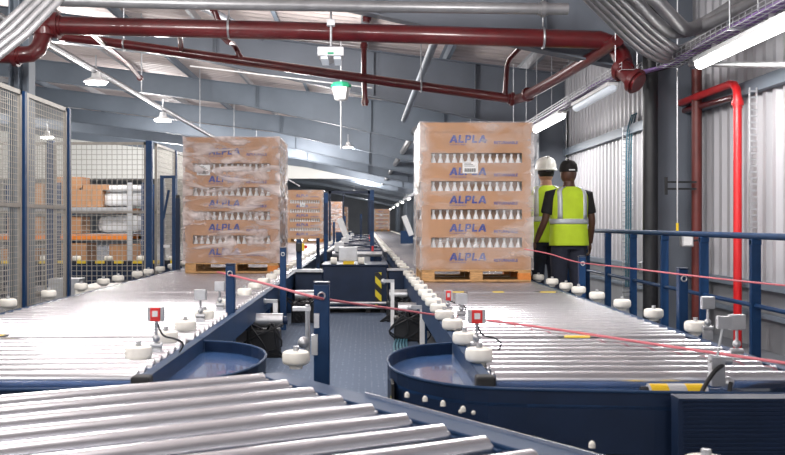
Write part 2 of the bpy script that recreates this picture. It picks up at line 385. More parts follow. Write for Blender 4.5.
for y0, w in ((7.5, 26), (12.1, 22), (15.3, 26), (23, 30), (30, 30), (38, 40)):
    ld = bpy.data.lights.new('lamp', 'AREA'); ld.shape = 'RECTANGLE'; ld.size = .1; ld.size_y = 1.9; ld.energy = w; ld.color = (1,.97,.95)
    lo = bpy.data.objects.new('strip_lamp', ld); C.objects.link(lo); lo.location = (XT, y0, ZT-.20)
# left run of conduit with hanging lamps
t = thing('lighting_conduit', 'long thin silver conduit running back above the left conveyor carrying small lamps', 'conduit', (-4, 8, 0))
zc = CZ+.565*4
MB().tube([(0,0,zc),(0,50,zc)], .045, 10).build('conduit_run', 'steel_tube', t, True)
for yy in (3, 9, 15, 21, 27): MB().cyl((.0,yy,zc),(0,yy,roofz(-4)+.2),.012,n=6).build('drop_rod', 'zinc', t, True)
def highbay(x, y, z, lab, w=55, s=1.0):
    t = thing('hanging_lamp', lab, 'lamp', (x,y,z), 'small hanging lamps')
    MB().lathe([(.03*s,.16*s),(.06*s,.15*s),(.07*s,.07*s),(.17*s,.02*s),(.18*s,0)], n=18).build('housing', 'white', t, True)
    MB().cyl((0,0,.15*s),(0,0,.4*s),.012,n=6).build('hook', 'zinc', t)
    MB().cyl((0,0,-.004),(0,0,-.03*s),.15*s,n=18).build('lens', 'lamp_glow', t, True)
    if w:
        ld = bpy.data.lights.new('lamp', 'POINT'); ld.shadow_soft_size = .15; ld.energy = w; ld.color = (1,.96,.92)
        lo = bpy.data.objects.new('bay_lamp', ld); C.objects.link(lo); lo.location = (x,y,z-.25)
for (px, py, d, lab) in ((96,82,14.1,'white hanging lamp just below the left conduit near the big red pipe'), (163,120,18.9,'white hanging lamp on the left conduit above the left pallet stack'),
                         (47,137,24,'small hanging lamp seen through the near mesh fence'), (348,147,30,'small round lamp on a rafter between the two pallet stacks'), (354,192,62,'tiny far lamp between the two pallet stacks')):
    q = P(px,py,d); highbay(q.x, q.y, q.z, lab)
# hanging emergency luminaire and green one
q = P(331,56,9.5); t = thing('ceiling_luminaire', 'white and silver luminaire hanging behind the big red pipe at the centre', 'light', q)
MB().prism([(-.13,-.1),(.13,-.1),(.10,.35),(-.10,.35)], -.02, .08).build('housing','zinc',t,bevel=.01)
MB().bb(-.10,-.03,-.09,.3,-.045,-.02).bb(.03,.10,-.09,.3,-.045,-.02).build('tube_lamp','lamp_soft',t)
MB().cyl((0,0,.08),(0,0,.8),.012,n=6).bb(-.04,.04,-.04,.04,.30,.36).build('drop_rod','zinc',t)
MB().bb(-.03,.03,-.105,-.1,0,.02).build('status_label','green',t)
q = P(341,92,15); t = thing('detector', 'green topped white box hanging below the lower red pipe', 'detector', q)
MB().lathe([(.06,-.14),(.11,-.12),(.15,.05),(.15,.07)], n=7).build('housing','white',t)
MB().lathe([(.16,.07),(.17,.10),(.12,.15),(.04,.16)], n=9).build('cover','green',t)
MB().cyl((0,0,.15),(0,0,1.0),.012,n=6).cyl((0,0,-.14),(0,0,-.9),.014,n=6).build('drop_rod','zinc',t)
single('steel_wire', MB().tube([P(190,66,16), P(340,84,16), P(372,88,16.2)], .012, 6), 'white', 'thin white wire strung under the lower red pipe towards the green detector', 'wire')

# ------------------------------------------------------------ right wall services
single('drain_pipe', MB().tube([(2.98,9.92,0),(2.98,9.92,2.8),(2.98,9.94,3.9)], .078, 16), 'black', 'black vertical drain pipe in front of the grey column', 'pipe')
t = pipe('riser_pipe', [(3.44,9.85,0),(3.44,9.85,2.74)], .052, 'rust_red', 'dull brick red vertical riser pipe beside the grey column', flanges=[((3.44,9.85,.95),(0,0,1))])
t = pipe('fire_main', [(3.42,8.72,0),(3.42,8.72,2.30),(3.42,8.74,2.38),(3.42,8.80,2.43),(3.42,8.9,2.45),(3.42,10.4,2.45)], .038, 'bright_red', 'bright red vertical fire pipe bending back along the right wall', flanges=[((3.42,8.72,2.25),(0,0,1))])
single('fire_branch', MB().tube([(3.46,8.9,2.33),(3.46,10.4,2.37)], .03, 12), 'red_pipe', 'thin dark red pipe tucked below the bend of the bright red fire pipe', 'pipe')
def ladder(x, y, z0, z1, lab, w=.07):
    t = thing('cable_ladder', lab, 'cable ladder', (x,y,0), 'vertical cable ladders')
    e = MB(); e.bb(-w,-w+.008,-.01,.01,z0,z1).bb(w-.008,w,-.01,.01,z0,z1); z = z0
    while z < z1: e.bb(-w,w,-.006,.006,z,z+.016); z += .055
    e.build('rungs','zinc',t); return t
ladder(3.44, 8.42, 0, 2.35, 'narrow perforated metal strip beside the bright red fire pipe', .035)
t = ladder(3.50, 12.65, 0, 2.42, 'cable ladder with blue green cables between hi-vis worker and black pipe', .07)
for j in range(3):
    MB().tube(smoothpath([(-.03+.03*j,-.02,.3),(-.03+.03*j,-.025,1.2),(-.02+.03*j,-.02,2.2),(0+.03*j,-.05,2.45),(-.02,-.25-.1*j,2.55),(-.1,-.55-.1*j,2.52)],4), .011, 8).build('cable','cable',t,True)
t = thing('threaded_rod', 'thin silver rod with a yellow tip hanging before the grey column', 'rod', (3.14,9.55,1.05))
MB().cyl((0,0,0),(0,0,3.0),.008,n=8).build('rod','zinc',t); MB().cyl((0,0,-.02),(0,0,.1),.014,n=8).build('tip','yellow',t)
t = thing('pipe_bracket', 'black double bar bracket holding the brick red riser to the column', 'bracket', (3.2,9.75,1.53))
MB().bb(-.12,-.10,-.02,.02,-.09,.09).bb(-.1,.2,-.01,.01,.03,.05).bb(-.1,.2,-.01,.01,-.04,-.02).build('bracket_bar','black',t)
for (xx, yy, zz, lab) in ((3.25,9.6,.97,'grey junction box behind the guard rail beside the brick red riser'), (3.10,10.5,.66,'small pale box on the black pipe below the guard rail')):
    t = thing('junction_box', lab, 'junction box', (xx,yy,zz))
    MB().bb(-.06,.06,-.04,.04,-.06,.06).build('housing','zinc',t,bevel=.008)
    MB().bb(-.045,.045,-.046,-.04,-.045,.045).build('cover','white',t); MB().cyl((.07,0,0),(.2,0,.02),.01,n=8).build('gland','black',t)
# guard rail
t = thing('guard_rail', 'blue tubular guard rail along the right wall', 'railing', (2.83, 3.7, 0))
ys = [4.8-3.7+1.045*i for i in range(26)]
MB().tube([(0,-1,1.055),(0,27,1.055)], .024, 12).build('top_rail','blue',t,True)
MB().tube([(0,-1,.55),(0,27,.55)], .017, 12).build('mid_rail','post_blue',t,True)
e = MB().bb(-.036,.036,-.02,.02,0,1.035); e.bb(-.036,.036,-.03,.03,.99,1.03); e.bb(-.06,.06,-.06,.06,0,.012)
p0 = e.build('post','post_blue',t,bevel=.004); p0.location.y = ys[0]
for yy in ys[1:]: cp(p0, t, (0,yy,0))

# ------------------------------------------------------------ conveyors
RZ = .5; RR = .038; PITCH = .163
_roll = {}
def roller_mesh(L):
    key = round(L,3)
    if key not in _roll:
        e = MB(); e.tube([(-L/2,0,0),(-L/2+.004,0,0),(L/2-.004,0,0),(L/2,0,0)], [RR-.006,RR,RR,RR-.006], 20)
        e.cyl((-L/2-.02,0,0),(L/2+.02,0,0),.012,n=10)
        o = e.build('roller','roller',None,True); _roll[key] = o.data; bpy.data.objects.remove(o)
    return _roll[key]
e = MB(); e.lathe([(.03,-.02),(.035,-.005),(.050,-.002),(.062,.006),(.066,.018),(.066,.046),(.062,.057),(.052,.063),(.001,.063)], n=20); PADO = e.build('guide_block','cream',None,True); PAD = PADO.data
e = MB(); e.cyl((0,0,.06),(0,0,.085),.014,n=8); BOLT = e.build('guide_bolt','zinc',None,True).data
bpy.data.objects.remove(bpy.data.objects['guide_bolt'])
def pad(parent, x, y, z, rz=0, bolt=True):
    o = bpy.data.objects.new('guide_block', PAD); C.objects.link(o); o.parent = parent; o.location = (x,y,z); o.rotation_euler = (0,0,rz)
    if bolt:
        b = bpy.data.objects.new('guide_bolt', BOLT); C.objects.link(b); b.parent = o
    return o
bpy.data.objects.remove(PADO)
def channel(mb, x, y0, y1, s, h=.17, z=RZ-.01):      # C-channel side rail, s = outward direction
    mb.bb(x+s*.044, x+s*.05, y0, y1, z-h, z); mb.bb(x, x+s*.05, y0, y1, z-.006, z); mb.bb(x, x+s*.05, y0, y1, z-h, z-h+.006)
    return mb
def section(lab, x0, x1, y0, y1, padsL=(), padsR=(), tape=(), legs=True, group='roller conveyor sections', cy=None, fullbeam=True):
    yc = (y0+y1)/2; xc = (x0+x1)/2; W = x1-x0
    t = thing('roller_conveyor', lab, 'conveyor', (xc, yc, 0), group); h = (y1-y0)/2
    for s, side in ((-1,'left'),(1,'right')):
        e = channel(MB(), s*(W/2+.004), -h+.01, h-.01, s)
        e.build('side_rail','blue',t,bevel=.002 if y0 < 12 else 0)
    n = int((y1-y0-.02)/PITCH); off = ((y1-y0)-n*PITCH)/2+PITCH/2
    me = roller_mesh(W-.03)
    for i in range(n):
        o = bpy.data.objects.new('roller', me); C.objects.link(o); o.parent = t; o.location = (0, -h+off+i*PITCH, RZ-RR+.004)
    if legs:
        for s in (-1,1):
            for yy in (-h+.35, h-.35):
                e = MB(); e.bb(s*(W/2+.02)-.03, s*(W/2+.02)+.03, yy-.03, yy+.03, .02, RZ-.18); e.bb(s*(W/2+.02)-.06, s*(W/2+.02)+.06, yy-.06, yy+.06, 0, .02)
                e.build('leg','blue' if s < 0 else 'post_blue',t)
        e = MB()
        for yy in (-h+.35, h-.35): e.bb(-W/2, W/2, yy-.03, yy+.03, .18, .24)
        e.build('cross_member','navy',t)
    pl, pr = (-2.78, -1.09) if x0 < 0 else (.54, 1.99)
    for yy in padsL: pad(t, pl-xc, yy-yc, RZ-.004, bolt=yc < 14)
    if x0 > 0 and y0 < 8: pl = .585
    for yy in padsR: pad(t, pr-xc, yy-yc, RZ-.004, bolt=yc < 14)
    MB().bb(-W/2-.03, W/2+.03, -h+.02, h-.02, RZ-.115, RZ-.105).build('shade_sheet','navy',t)  # added dark sheet that stands in for the shade between rollers
    for k_, (xx, w_) in enumerate(tape):
        o = MB().bb(-w_/2, w_/2, -.05, .03, -.004, .001).build('hazard_tape','hazard_flat',t); o.location = (xx-xc, -h, RZ+.004)
    return t
LX0, LX1 = -2.62, -.98; RX0, RX1 = .55, 1.88
def rng(a, b, s): 
    out = []
    while a < b: out.append(a); a += s
    return out
lb = [4.02, 5.46, 8.96, 12.46, 15.96]
S = {}
names_l = ['left conveyor section at the front with the red faced sensor','left conveyor section with two grey sensors, second from the front','left conveyor section just in front of the left pallet stack','left conveyor section carrying the left pallet stack']
padsLR = [[4.57, 5.2],[5.77,6.45,7.4,8.6],[9.4,10.2,11.1,12.0],[12.8,13.6,14.4,15.2]]
padsLL = [[],[7.4,8.35],[9.3,10.1,10.7,11.6,12.2],[12.9,13.7,14.6,15.4]]
for i in range(4):
    S['L%d'%i] = section(names_l[i], LX0, LX1, lb[i], lb[i+1], padsLL[i], padsLR[i], tape=((-2.15,.20),) if i == 1 else ())
names_r = ['right conveyor section at the front with the yellow striped roller','right conveyor section in front of the yellow black tape marks','right conveyor section carrying the right pallet stack','right conveyor section directly behind the right pallet stack']
padsRL = [[4.5,5.15],[5.85,6.45,6.95,7.5,8.0,8.5],[9.2,9.8,10.4,11.1,11.8],[13,14,15]]
padsRR = [[4.2],[5.72,6.55,7.35,8.15,8.85],[9.4,10.1,10.9,11.7],[13,14,15]]
rb = [4.02, 5.42, 8.93, 12.43, 15.93]
for i in range(4):
    S['R%d'%i] = section(names_r[i], RX0, RX1, rb[i], rb[i+1], padsRL[i], padsRR[i], tape=((.86,.2),(1.25,.1),(1.72,.24)) if i == 2 else ((1.21,.22),) if i == 1 else ())
y = 16.0; k = 0
while y < 72:
    L = 7.0
    section('far roller conveyor section on the left line, %s beyond the left pallet stack' % ORD[k], LX0, LX1, y, y+L, rng(y+.5,y+L,2.0), rng(y+.5,y+L,1.4), legs=k < 3)
    section('far roller conveyor section on the right line, %s beyond the right pallet stack' % ORD[k], RX0, RX1, y, y+L, rng(y+.5,y+L,1.4), rng(y+.5,y+L,2.0), legs=k < 3)
    y += L+.02; k += 1

# sensors (bolted on the rails, so parts of their section)
def sensor(sec, x, y, face, h=.16, w=.08, lean=0, stalk=True):
    t = S[sec]; lx, ly = x-t.location.x, y-t.location.y
    o = MB().cyl((0,0,-.06),(lean,0,h-.02),.008,n=8).box((0,0,-.03),(.05,.04,.05)).cyl((-.03,0,.01),(.03,0,.01),.014,n=8).sph((0,0,.045),.02).build('sensor_stalk','zinc',t,True)
    o.location = (lx,ly,RZ+.02)
    MB().box((lean,0,h),(w,.035,.075)).build('sensor_body','zinc',o,bevel=.006)
    if face:
        MB().box((lean,-.021,h-.002),(w*.6,.01,.07)).build('sensor_face',face,o,bevel=.004)
        MB().box((lean,-.028,h+.002),(w*.32,.006,.03)).build('sensor_window','white',o)
        c = MB().tube(smoothpath([(lean,.0,h-.03),(.03,.02,.06),(.09,.02,.04),(.13,.04,.01),(.10,.02,-.05)],5),.005,6).build('sensor_cable','black',o,True)
sensor('L0', -1.06, 4.82, 'red_sign', .17, .085)
sensor('L1', -1.10, 6.35, None, .15)
sensor('L1', -1.10, 7.2, None, .15)
sensor('R0', .57, 4.85, 'red_sign', .155, .09)
sensor('R1', .66, 6.5, None, .11)
sensor('R1', .60, 6.85, 'red_sign', .11, .06)
sensor('R0', 1.80, 4.6, None, .15)
sensor('R1', 2.02, 5.6, None, .16)
# near right corner sensor assembly with looping black cable on the first right section
t = S['R0']; q = Vector((1.45-t.location.x, 3.92-t.location.y, 0))
o = MB().box((0,0,.10),(.055,.05,.12)).cyl((.0,0,.14),(.03,0,.30),.006,n=8).box((.03,0,.30),(.055,.03,.05)).cyl((-.03,0,.15),(.06,0,.14),.018,n=10).sph((.045,0,.05),.028).build('sensor_bracket','zinc',t,True); o.location = q+Vector((0,0,RZ-.06))
MB().tube(smoothpath([(.03,-.01,.13),(-.03,-.05,.10),(-.09,-.08,.02),(-.10,-.10,-.06),(-.05,-.12,-.12),(.0,-.10,-.04),(.04,-.05,.06)],6),.009,8).build('sensor_cable','rubber',o,True)
MB().sph((-.06,-.12,-.10),.018).build('cable_plug','white',o,True)
# striped roller at the front of the right section
t = S['R0']
o = MB().cyl((-.12,0,0),(.12,0,0),.034,n=20).build('striped_roller','tape_roller',t,True); o.location = (1.29-t.location.x, 3.93-t.location.y, RZ-.048)
MB().cyl((-.15,0,0),(-.12,0,0),.022,n=14).build('axle','black',o,True)
for sec, xx in (('L0', -.93), ('R0', .50)):
    o = MB().bb(-.04,.04,-.04,.04,-.035,.035).build('drive_block','rubber',S[sec],bevel=.01); o.location = (xx-S[sec].location.x, 3.96-S[sec].location.y, RZ-.02)

# corner pans (curved blue plates between conveyors and the turntable)
def pan(name, lab, outline, seam=None, mdir=1):
    t = thing(name, lab, 'conveyor corner', (0,0,0), 'curved blue corner pans')
    cx = sum(p[0] for p in outline)/len(outline); cy = sum(p[1] for p in outline)/len(outline); t.location = (cx,cy,0)
    q = [(a-cx,b-cy) for a,b in outline]
    MB().prism(q, RZ-.10, RZ-.085).build('pan_plate','disc_blue',t)
    e = MB(); n = len(q)
    e2 = MB()
    ins = [(a*.988, b*.988) for a,b in q]
    for i in range(n-1):
        for (M_, z0, z1) in ((e, .22, RZ-.03),):
            a, b, c, d = q[i], q[i+1], ins[i+1], ins[i]
            vs = [M_.bm.verts.new((*p, z)) for z in (z0,z1) for p in (a,b,c,d)]
            for f in ((0,1,5,4),(1,2,6,5),(2,3,7,6),(3,0,4,7),(4,5,6,7),(0,3,2,1)): M_.bm.faces.new([vs[k] for k in f])
    e.build('skirt','navy',t)
    e2.tube([(a,b,RZ-.027) for a,b in q], .007, 8).build('rim','blue',t,True)
    return t, cx, cy
# outline starts at far end on conveyor side, rounds the corner, and ends on the front edge
ro = [(.49,5.35)] + [(.49-.38*math.sin(a), 4.65+.68*math.cos(a)) for a in [PI/2*i/8 for i in range(1,9)]] + [(.60-.49*math.cos(a), 4.60-.72*math.sin(a)) for a in [PI/2*i/8 for i in range(1,8)]] + [(.66,3.86),(1.16,3.80),(2.06,3.72)]
ro2 = ro + [(2.06,3.6),(.66,3.8)]
t, cx, cy = pan('corner_pan', 'curved blue corner pan with dark skirt below the right conveyor', ro)
for xx in (.39,.44): MB().sph((xx-cx, 3.90-cy-(xx-.39)*.5-.02, RZ-.12), .009).build('bolt_cap','cream',t,True)
MB().box((.125-cx,4.35-cy,.36),(.012,.16,.13)).build('hazard_tape','hazard',t)
lo_ = [(-.92,5.45)] + [(-.92+.42*math.sin(a), 4.75+.68*math.cos(a)) for a in [PI/2*i/8 for i in range(1,9)]] + [(-1.05+.55*math.cos(a), 4.70-.80*math.sin(a)) for a in [PI/2*i/8 for i in range(1,8)]] + [(-1.3,3.86),(-2.6,3.80)]
t, cx, cy = pan('corner_pan', 'curved blue corner pan below the left conveyor end', lo_)
MB().box((-.50-cx,4.35-cy,.38),(.012,.2,.08)).build('hazard_tape','hazard',t)
t = thing('ribbed_cover', 'ribbed dark blue cover on the right edge in front of the right conveyor', 'machine cover', (1.70,3.60,0))
e = MB().bb(-.52,.75,-.02,.06,.1,RZ-.02); e.bb(-.52,.75,-.03,.07,RZ-.02,RZ-.01)
for i in range(22): e.bb(-.5,.74,-.028,-.02,.12+i*.0165,.127+i*.0165)
e.build('cover_body','navy',t); MB().bb(.1,.6,.0,.06,RZ-.01,RZ-.0).build('edge_strip','zinc',t)
MB().cyl((-.5,.03,0),(-.5,.03,.1),.03,n=10).cyl((.5,.03,0),(.5,.03,.1),.03,n=10).build('foot','rubber',t)

# ------------------------------------------------------------ turntable conveyor in the foreground
bi0 = P(262,372.5,4.13); bi0.z = 0; 
def onplane(px, py, dz=.65): d = dz*F/(py-CY); return Vector(((px-CX)/F*d, d, 0))
a_ = onplane(268,374.5); b_ = onplane(555,455); dirb = (b_-a_).normalized()
rd = Vector((math.cos(math.radians(29)), math.sin(math.radians(29)), 0))
t = thing('turntable_conveyor', 'angled roller turntable conveyor filling the bottom of the picture', 'conveyor', (a_.x-.5, a_.y-1.0, 0)); O = t.location.copy()
yaw = math.radians(29)
L = 1.30; RR = .026; me = roller_mesh(L); RR = .038
for i in range(12):
    e_ = a_+dirb*(.205*i); c_ = e_-rd*(L/2+.02)-O
    o = bpy.data.objects.new('roller', me); C.objects.link(o); o.parent = t; o.location = (c_.x, c_.y, RZ-.030); o.rotation_euler = (0,0,yaw)
nrm = Vector((-dirb.y, dirb.x, 0))
if nrm.x < 0: nrm = -nrm
def railpoly(base, nn, o0, o1, s0, s1, z0, z1, mb):
    q = [base+dirb*s0+nn*o0, base+dirb*s1+nn*o0, base+dirb*s1+nn*o1, base+dirb*s0+nn*o1]
    mb.prism([((v-O).x, (v-O).y) for v in q], z0, z1)
e = MB(); railpoly(a_, nrm, .02, .145, -.14, 2.6, RZ-.035, RZ-.02, e); railpoly(a_, nrm, .02, .03, -.14, 2.6, RZ-.22, RZ-.035, e); railpoly(a_, nrm, .135, .145, -.14, 2.6, RZ-.14, RZ-.035, e)
for i in range(12): railpoly(a_, nrm, -.0, .02, .205*i-.03, .205*i+.03, RZ-.1, RZ-.035, e)
e.build('side_rail','blue',t,bevel=.004)
e = MB(); railpoly(a_, nrm, .132, .138, .55, 2.6, RZ-.02, RZ-.008, e); e.build('edge_strip','roller',t)
e = MB(); railpoly(a_, nrm, .16, .175, .2, 2.6, RZ-.16, RZ-.05, e); e.build('outer_skirt','navy',t)
lb_ = a_-rd*(L+.06)
e = MB(); railpoly(lb_, -nrm, .0, .12, -.14, 2.6, RZ-.2, RZ-.03, e); e.build('side_rail','blue',t,bevel=.004)
e = MB(); railpoly(a_, nrm, -1.2, 0.0, -.1, 2.5, RZ-.13, RZ-.12, e); e.build('shade_sheet','navy',t)  # dark sheet added below the rollers to deepen the shade in their gaps
e = MB(); railpoly(a_, nrm, -.9, -.2, -.05, 2.4, .12, .2, e); e.build('turntable_base','navy',t)
e = MB(); c0 = a_+dirb*1.1-rd*.65-O; e.cyl((c0.x,c0.y,0),(c0.x,c0.y,.12),.45,n=32); e.build('turntable_hub','navy',t,True)
q = onplane(296,361,.655)-O; pad(t, q.x, q.y, RZ-.02, -.4)
q = a_-rd*(L+.12)+dirb*.9-O; pad(t, q.x, q.y, RZ-.02, .5)
for px, py in ((407,392),(425,396),(443,400.5),(463,406),(592,441),(735,470)):
    q = onplane(px,py,.655)-O; MB().cyl((q.x,q.y,RZ-.025),(q.x,q.y,RZ-.012),.010,n=12).sph((q.x,q.y,RZ-.012),.008).build('bolt_cap','cream',t,True)
q = onplane(706,474,.66)-O; pad(t, q.x, q.y, RZ-.03, -.6)
q = onplane(410,380,.62)-O
# small sensor on rail by the guide block
q = onplane(303,356,.66)-O; o = MB().cyl((0,0,-.02),(0,0,.26),.012,n=8).box((-.03,0,.24),(.09,.03,.02)).box((.045,0,.18),(.025,.03,.07)).sph((-.02,0,.07),.03).box((.035,0,.06),(.03,.04,.10)).build('sensor_stalk','zinc',t,True); o.location = (q.x+.02,q.y+.05,RZ-.02)

# ------------------------------------------------------------ gate posts (short square posts) and cords
def post(x, y, h, w, lab, z0=0, knob=False):
    t = thing('bollard_post', lab, 'post', (x,y,z0), 'short square blue posts')
    MB().bb(-w/2,w/2,-w/2,w/2,.0,h-z0).build('post_tube','post_blue',t,bevel=.006)
    MB().bb(-w/2-.002,w/2+.002,-w/2-.002,w/2+.002,h-z0,h-z0+.012).build('post_cap','navy',t,bevel=.004)
    MB().bb(-w*.9,w*.9,-w*.9,w*.9,0,.012).build('base_plate','post_blue',t)
    e = MB(); rz = .04
    e.tube([(math.cos(a)*.018, -w/2-.008, h-z0-.06+math.sin(a)*.018) for a in [2*PI*k/12 for k in range(13)]], .005, 6); e.build('cord_eye','zinc',t,True)
post(-.227, 5.0, .83, .082, 'nearest short blue post, standing in the aisle')
post(-.99, 7.0, .84, .066, 'short blue post against the left conveyor rail by the grey sensors')
post(-.87, 10.1, .88, .066, 'short blue post in the aisle below the left pallet stack corner')
post(2.12, 6.35, .84, .062, 'short blue post at the right conveyor edge before the brick red riser')
post(2.10, 9.2, .82, .065, 'short blue post at the right conveyor beside the hi-vis worker')
post(-.86, 12.4, .93, .07, 'dark post with a yellow and red signal in front of the middle machine')
single('pull_cord', MB().tube(smoothpath([P(217,272,7.0), P(232,275.5,6.94), P(270,285,6.2), P(306,295,4.94), P(340,301.5,5.2), P(395,309,6.0), P(440,315.5,6.75), P(470,318,6.5), P(560,330,5.6), P(660,345,4.9), P(785,363,4.25), P(815,367,4.1)],5), .0075, 8), 'pink_rope', 'pink pull cord strung across the aisle from the left post over the right rollers', 'cord')
single('pull_cord', MB().tube(smoothpath([P(524,249,9.3), P(550,254,9.3), P(577,262,9.14), P(620,267,7.8), P(677,274,6.3), P(740,281,5.6), P(800,287,5.1)],5), .0055, 8), 'pink_rope', 'thin pink pull cord along the right conveyor in front of the guard rail', 'cord')

# ------------------------------------------------------------ pallet and wrapped load
def text_mesh(s, size, shear=0, bold=0, name='t'):
    c = bpy.data.curves.new(name, 'FONT'); c.body = s; c.size = size; c.shear = shear; c.offset = bold; c.extrude = .001; c.align_x = 'LEFT'; c.resolution_u = 2
    o = bpy.data.objects.new(name, c); C.objects.link(o)
    bpy.context.view_layer.update()
    me = bpy.data.meshes.new_from_object(o.evaluated_get(bpy.context.evaluated_depsgraph_get()))
    bpy.data.objects.remove(o); bpy.data.curves.remove(c)
    me.transform(Matrix.Rotation(PI/2, 4, 'X')); me.materials.clear(); me.materials.append(MATS['ink']); return me
# own letter shapes: A is drawn without a crossbar, as on the cartons
def logo_mesh():
    mb = MB(); H = .085; T = .0215; x = 0; sh = .12
    def poly(pts):
        q = [(px+pz*sh, pz) for px, pz in pts]; mb.xzprism(q, -.002, 0)
    def A_(x):
        w = .088
        poly([(x,0),(x+T*1.15,0),(x+w/2+T*.35,H*.78),(x+w/2+T*.55,H),(x+w/2-T*.5,H)])
        poly([(x+w/2-T*.3,H),(x+w/2+T*.65,H),(x+w+.004,0),(x+w-T*1.1,0),(x+w/2-.004,H*.82)])
        poly([(x+.03,.018),(x+w-.02,.018),(x+w-.025,.032),(x+.036,.032)])
    A_(0)
    poly([(.098,0),(.158,0),(.158,.019),(.098+T,.019),(.098+T,H),(.098,H)])
    poly([(.170,0),(.170+T,0),(.170+T,H),(.170,H)])
    poly([(.170+T,H),(.170+T,H-.017),(.218,H-.017),(.218,H)]); poly([(.170+T,.028),(.170+T,.044),(.218,.044),(.218,.028)]); poly([(.214,.028),(.232,.036),(.236,.057),(.232,.078),(.214,H),(.214,H-.017),(.216,.044)])
    poly([(.248,0),(.306,0),(.306,.019),(.248+T,.019),(.248+T,H),(.248,H)])
    A_(.316)
    return mb
lg = logo_mesh().build('printed_logo','ink'); LOGO = lg.data; bpy.data.objects.remove(lg)
SUB = text_mesh('returnable packaging', .022, 0, 0); RET = text_mesh('RETURNABLE', .044, 0, .001)
e = MB().lathe([(.001,0),(.034,0),(.036,.02),(.036,.15),(.031,.19),(.017,.235),(.012,.245),(.012,.262),(.015,.264),(.015,.285),(.001,.285)], n=12)
bo = e.build('bottle','bottle',None,True); BOT = bo.data; bpy.data.objects.remove(bo)
def make_load(heavy):
    W, D = 1.2, 1.2; h0 = .241; g = .11; f = .20
    t = thing('wrapped_stack', 'x', 'wrapped cartons', (0,0,0), 'film wrapped pallet loads of cartons')
    z = 0
    for k in range(5):
        hf = h0 if k == 0 else f; top = k == 4
        if top: hf = 1.60-z
        e = MB(); th = .008
        e.bb(-W/2,W/2,-D/2,-D/2+th,z,z+hf); e.bb(-W/2,W/2,D/2-th,D/2,z,z+hf); e.bb(-W/2,-W/2+th,-D/2,D/2,z,z+hf); e.bb(W/2-th,W/2,-D/2,D/2,z,z+hf)
        e.bb(-W/2,W/2,-D/2,D/2,z+.001,z+.006)
        if not top:
            for sx in (-1,1):
                for sy in (-1,1):
                    e.bb(sx*W/2, sx*(W/2-.10), sy*D/2, sy*(D/2-th), z+hf, z+hf+g); e.bb(sx*W/2, sx*(W/2-th), sy*D/2, sy*(D/2-.10), z+hf, z+hf+g)
        tr = e.build('carton_tray','card',t)
        o = bpy.data.objects.new('printed_logo', LOGO); C.objects.link(o); o.parent = tr; o.location = (-.30,-D/2-.002,z+hf*.32 + (.02 if k==0 else 0)); 
        if top: o.location.z = z+.11
        o2 = bpy.data.objects.new('printed_text', SUB); C.objects.link(o2); o2.parent = tr; o2.location = (-.30,-D/2-.002,o.location.z-.025)
        o3 = bpy.data.objects.new('printed_text', RET); C.objects.link(o3); o3.parent = tr; o3.location = (.19,-D/2-.002,o.location.z-.012)
        if not top:
            nb = 13
            for i in range(nb):
                b = bpy.data.objects.new('bottle', BOT); C.objects.link(b); b.parent = tr; b.location = (-W/2+.13+i*(W-.26)/(nb-1), -D/2+.06, z+hf+g-.292)
            for i in range(nb-1):
                for sx in (-1,1):
                    b = bpy.data.objects.new('bottle', BOT); C.objects.link(b); b.parent = tr; b.location = (sx*(W/2-.06), -D/2+.17+i*(D-.3)/(nb-1), z+hf+g-.292)
            o = MB().bb(-W/2+.11,W/2-.11,-D/2+.12,D/2-.1,z+.01,z+hf+g-.002).build('carton_core','card_dark',tr)
        z += hf+g
    e = MB(); e.bb(-W/2-.012,W/2+.012,-D/2-.012,D/2+.012,1.60,1.612); e.bb(-W/2-.012,W/2+.012,-D/2-.012,-D/2-.006,1.51,1.6); e.bb(-W/2-.012,W/2+.012,D/2+.006,D/2+.012,1.51,1.6)
    e.bb(-W/2-.012,-W/2-.006,-D/2,D/2,1.51,1.6); e.bb(W/2+.006,W/2+.012,-D/2,D/2,1.51,1.6); e.build('carton_lid','card',t)
    # film
    bm = bmesh.new(); bmesh.ops.create_cube(bm, size=1, matrix=Matrix.Translation((0,0,.81))@Matrix.Diagonal((W+.05,D+.05,1.63,1)))
    bmesh.ops.subdivide_edges(bm, edges=bm.edges[:], cuts=22, use_grid_fill=True)
    for v in bm.verts:
        p = v.co; n_ = noise.noise(Vector((p.x*5, p.y*5, p.z*9)))*.016+noise.noise(Vector((p.x*14,p.y*14,p.z*22+3)))*.006
        if abs(p.x) > W/2 or abs(p.y) > D/2: v.co += Vector((p.x, p.y, 0)).normalized()*n_
    me = bpy.data.meshes.new('film'); bm.to_mesh(me); bm.free(); me.materials.append(MATS['wrap_heavy' if heavy else 'wrap_light'])
    o = bpy.data.objects.new('stretch_film', me); C.objects.link(o); o.parent = t
    # delivery label
    lx = -.07 if not heavy else -.36; lz = 1.12 if not heavy else 1.19
    o = MB().bb(-.085,.085,-.003,0,-.065,.065).build('delivery_label','white',t); o.location = (lx,-D/2-.018,lz)
    b = MB()
    for i in range(16): b.bb(-.065+i*.008,-.065+i*.008+(.005 if i%3 else .003),-.006,-.003,-.05,-.01)
    for i in range(3): b.bb(-.065,.05-.02*i,-.006,-.003,.012+i*.016,.017+i*.016)
    b.build('label_print','black',o)
    return t
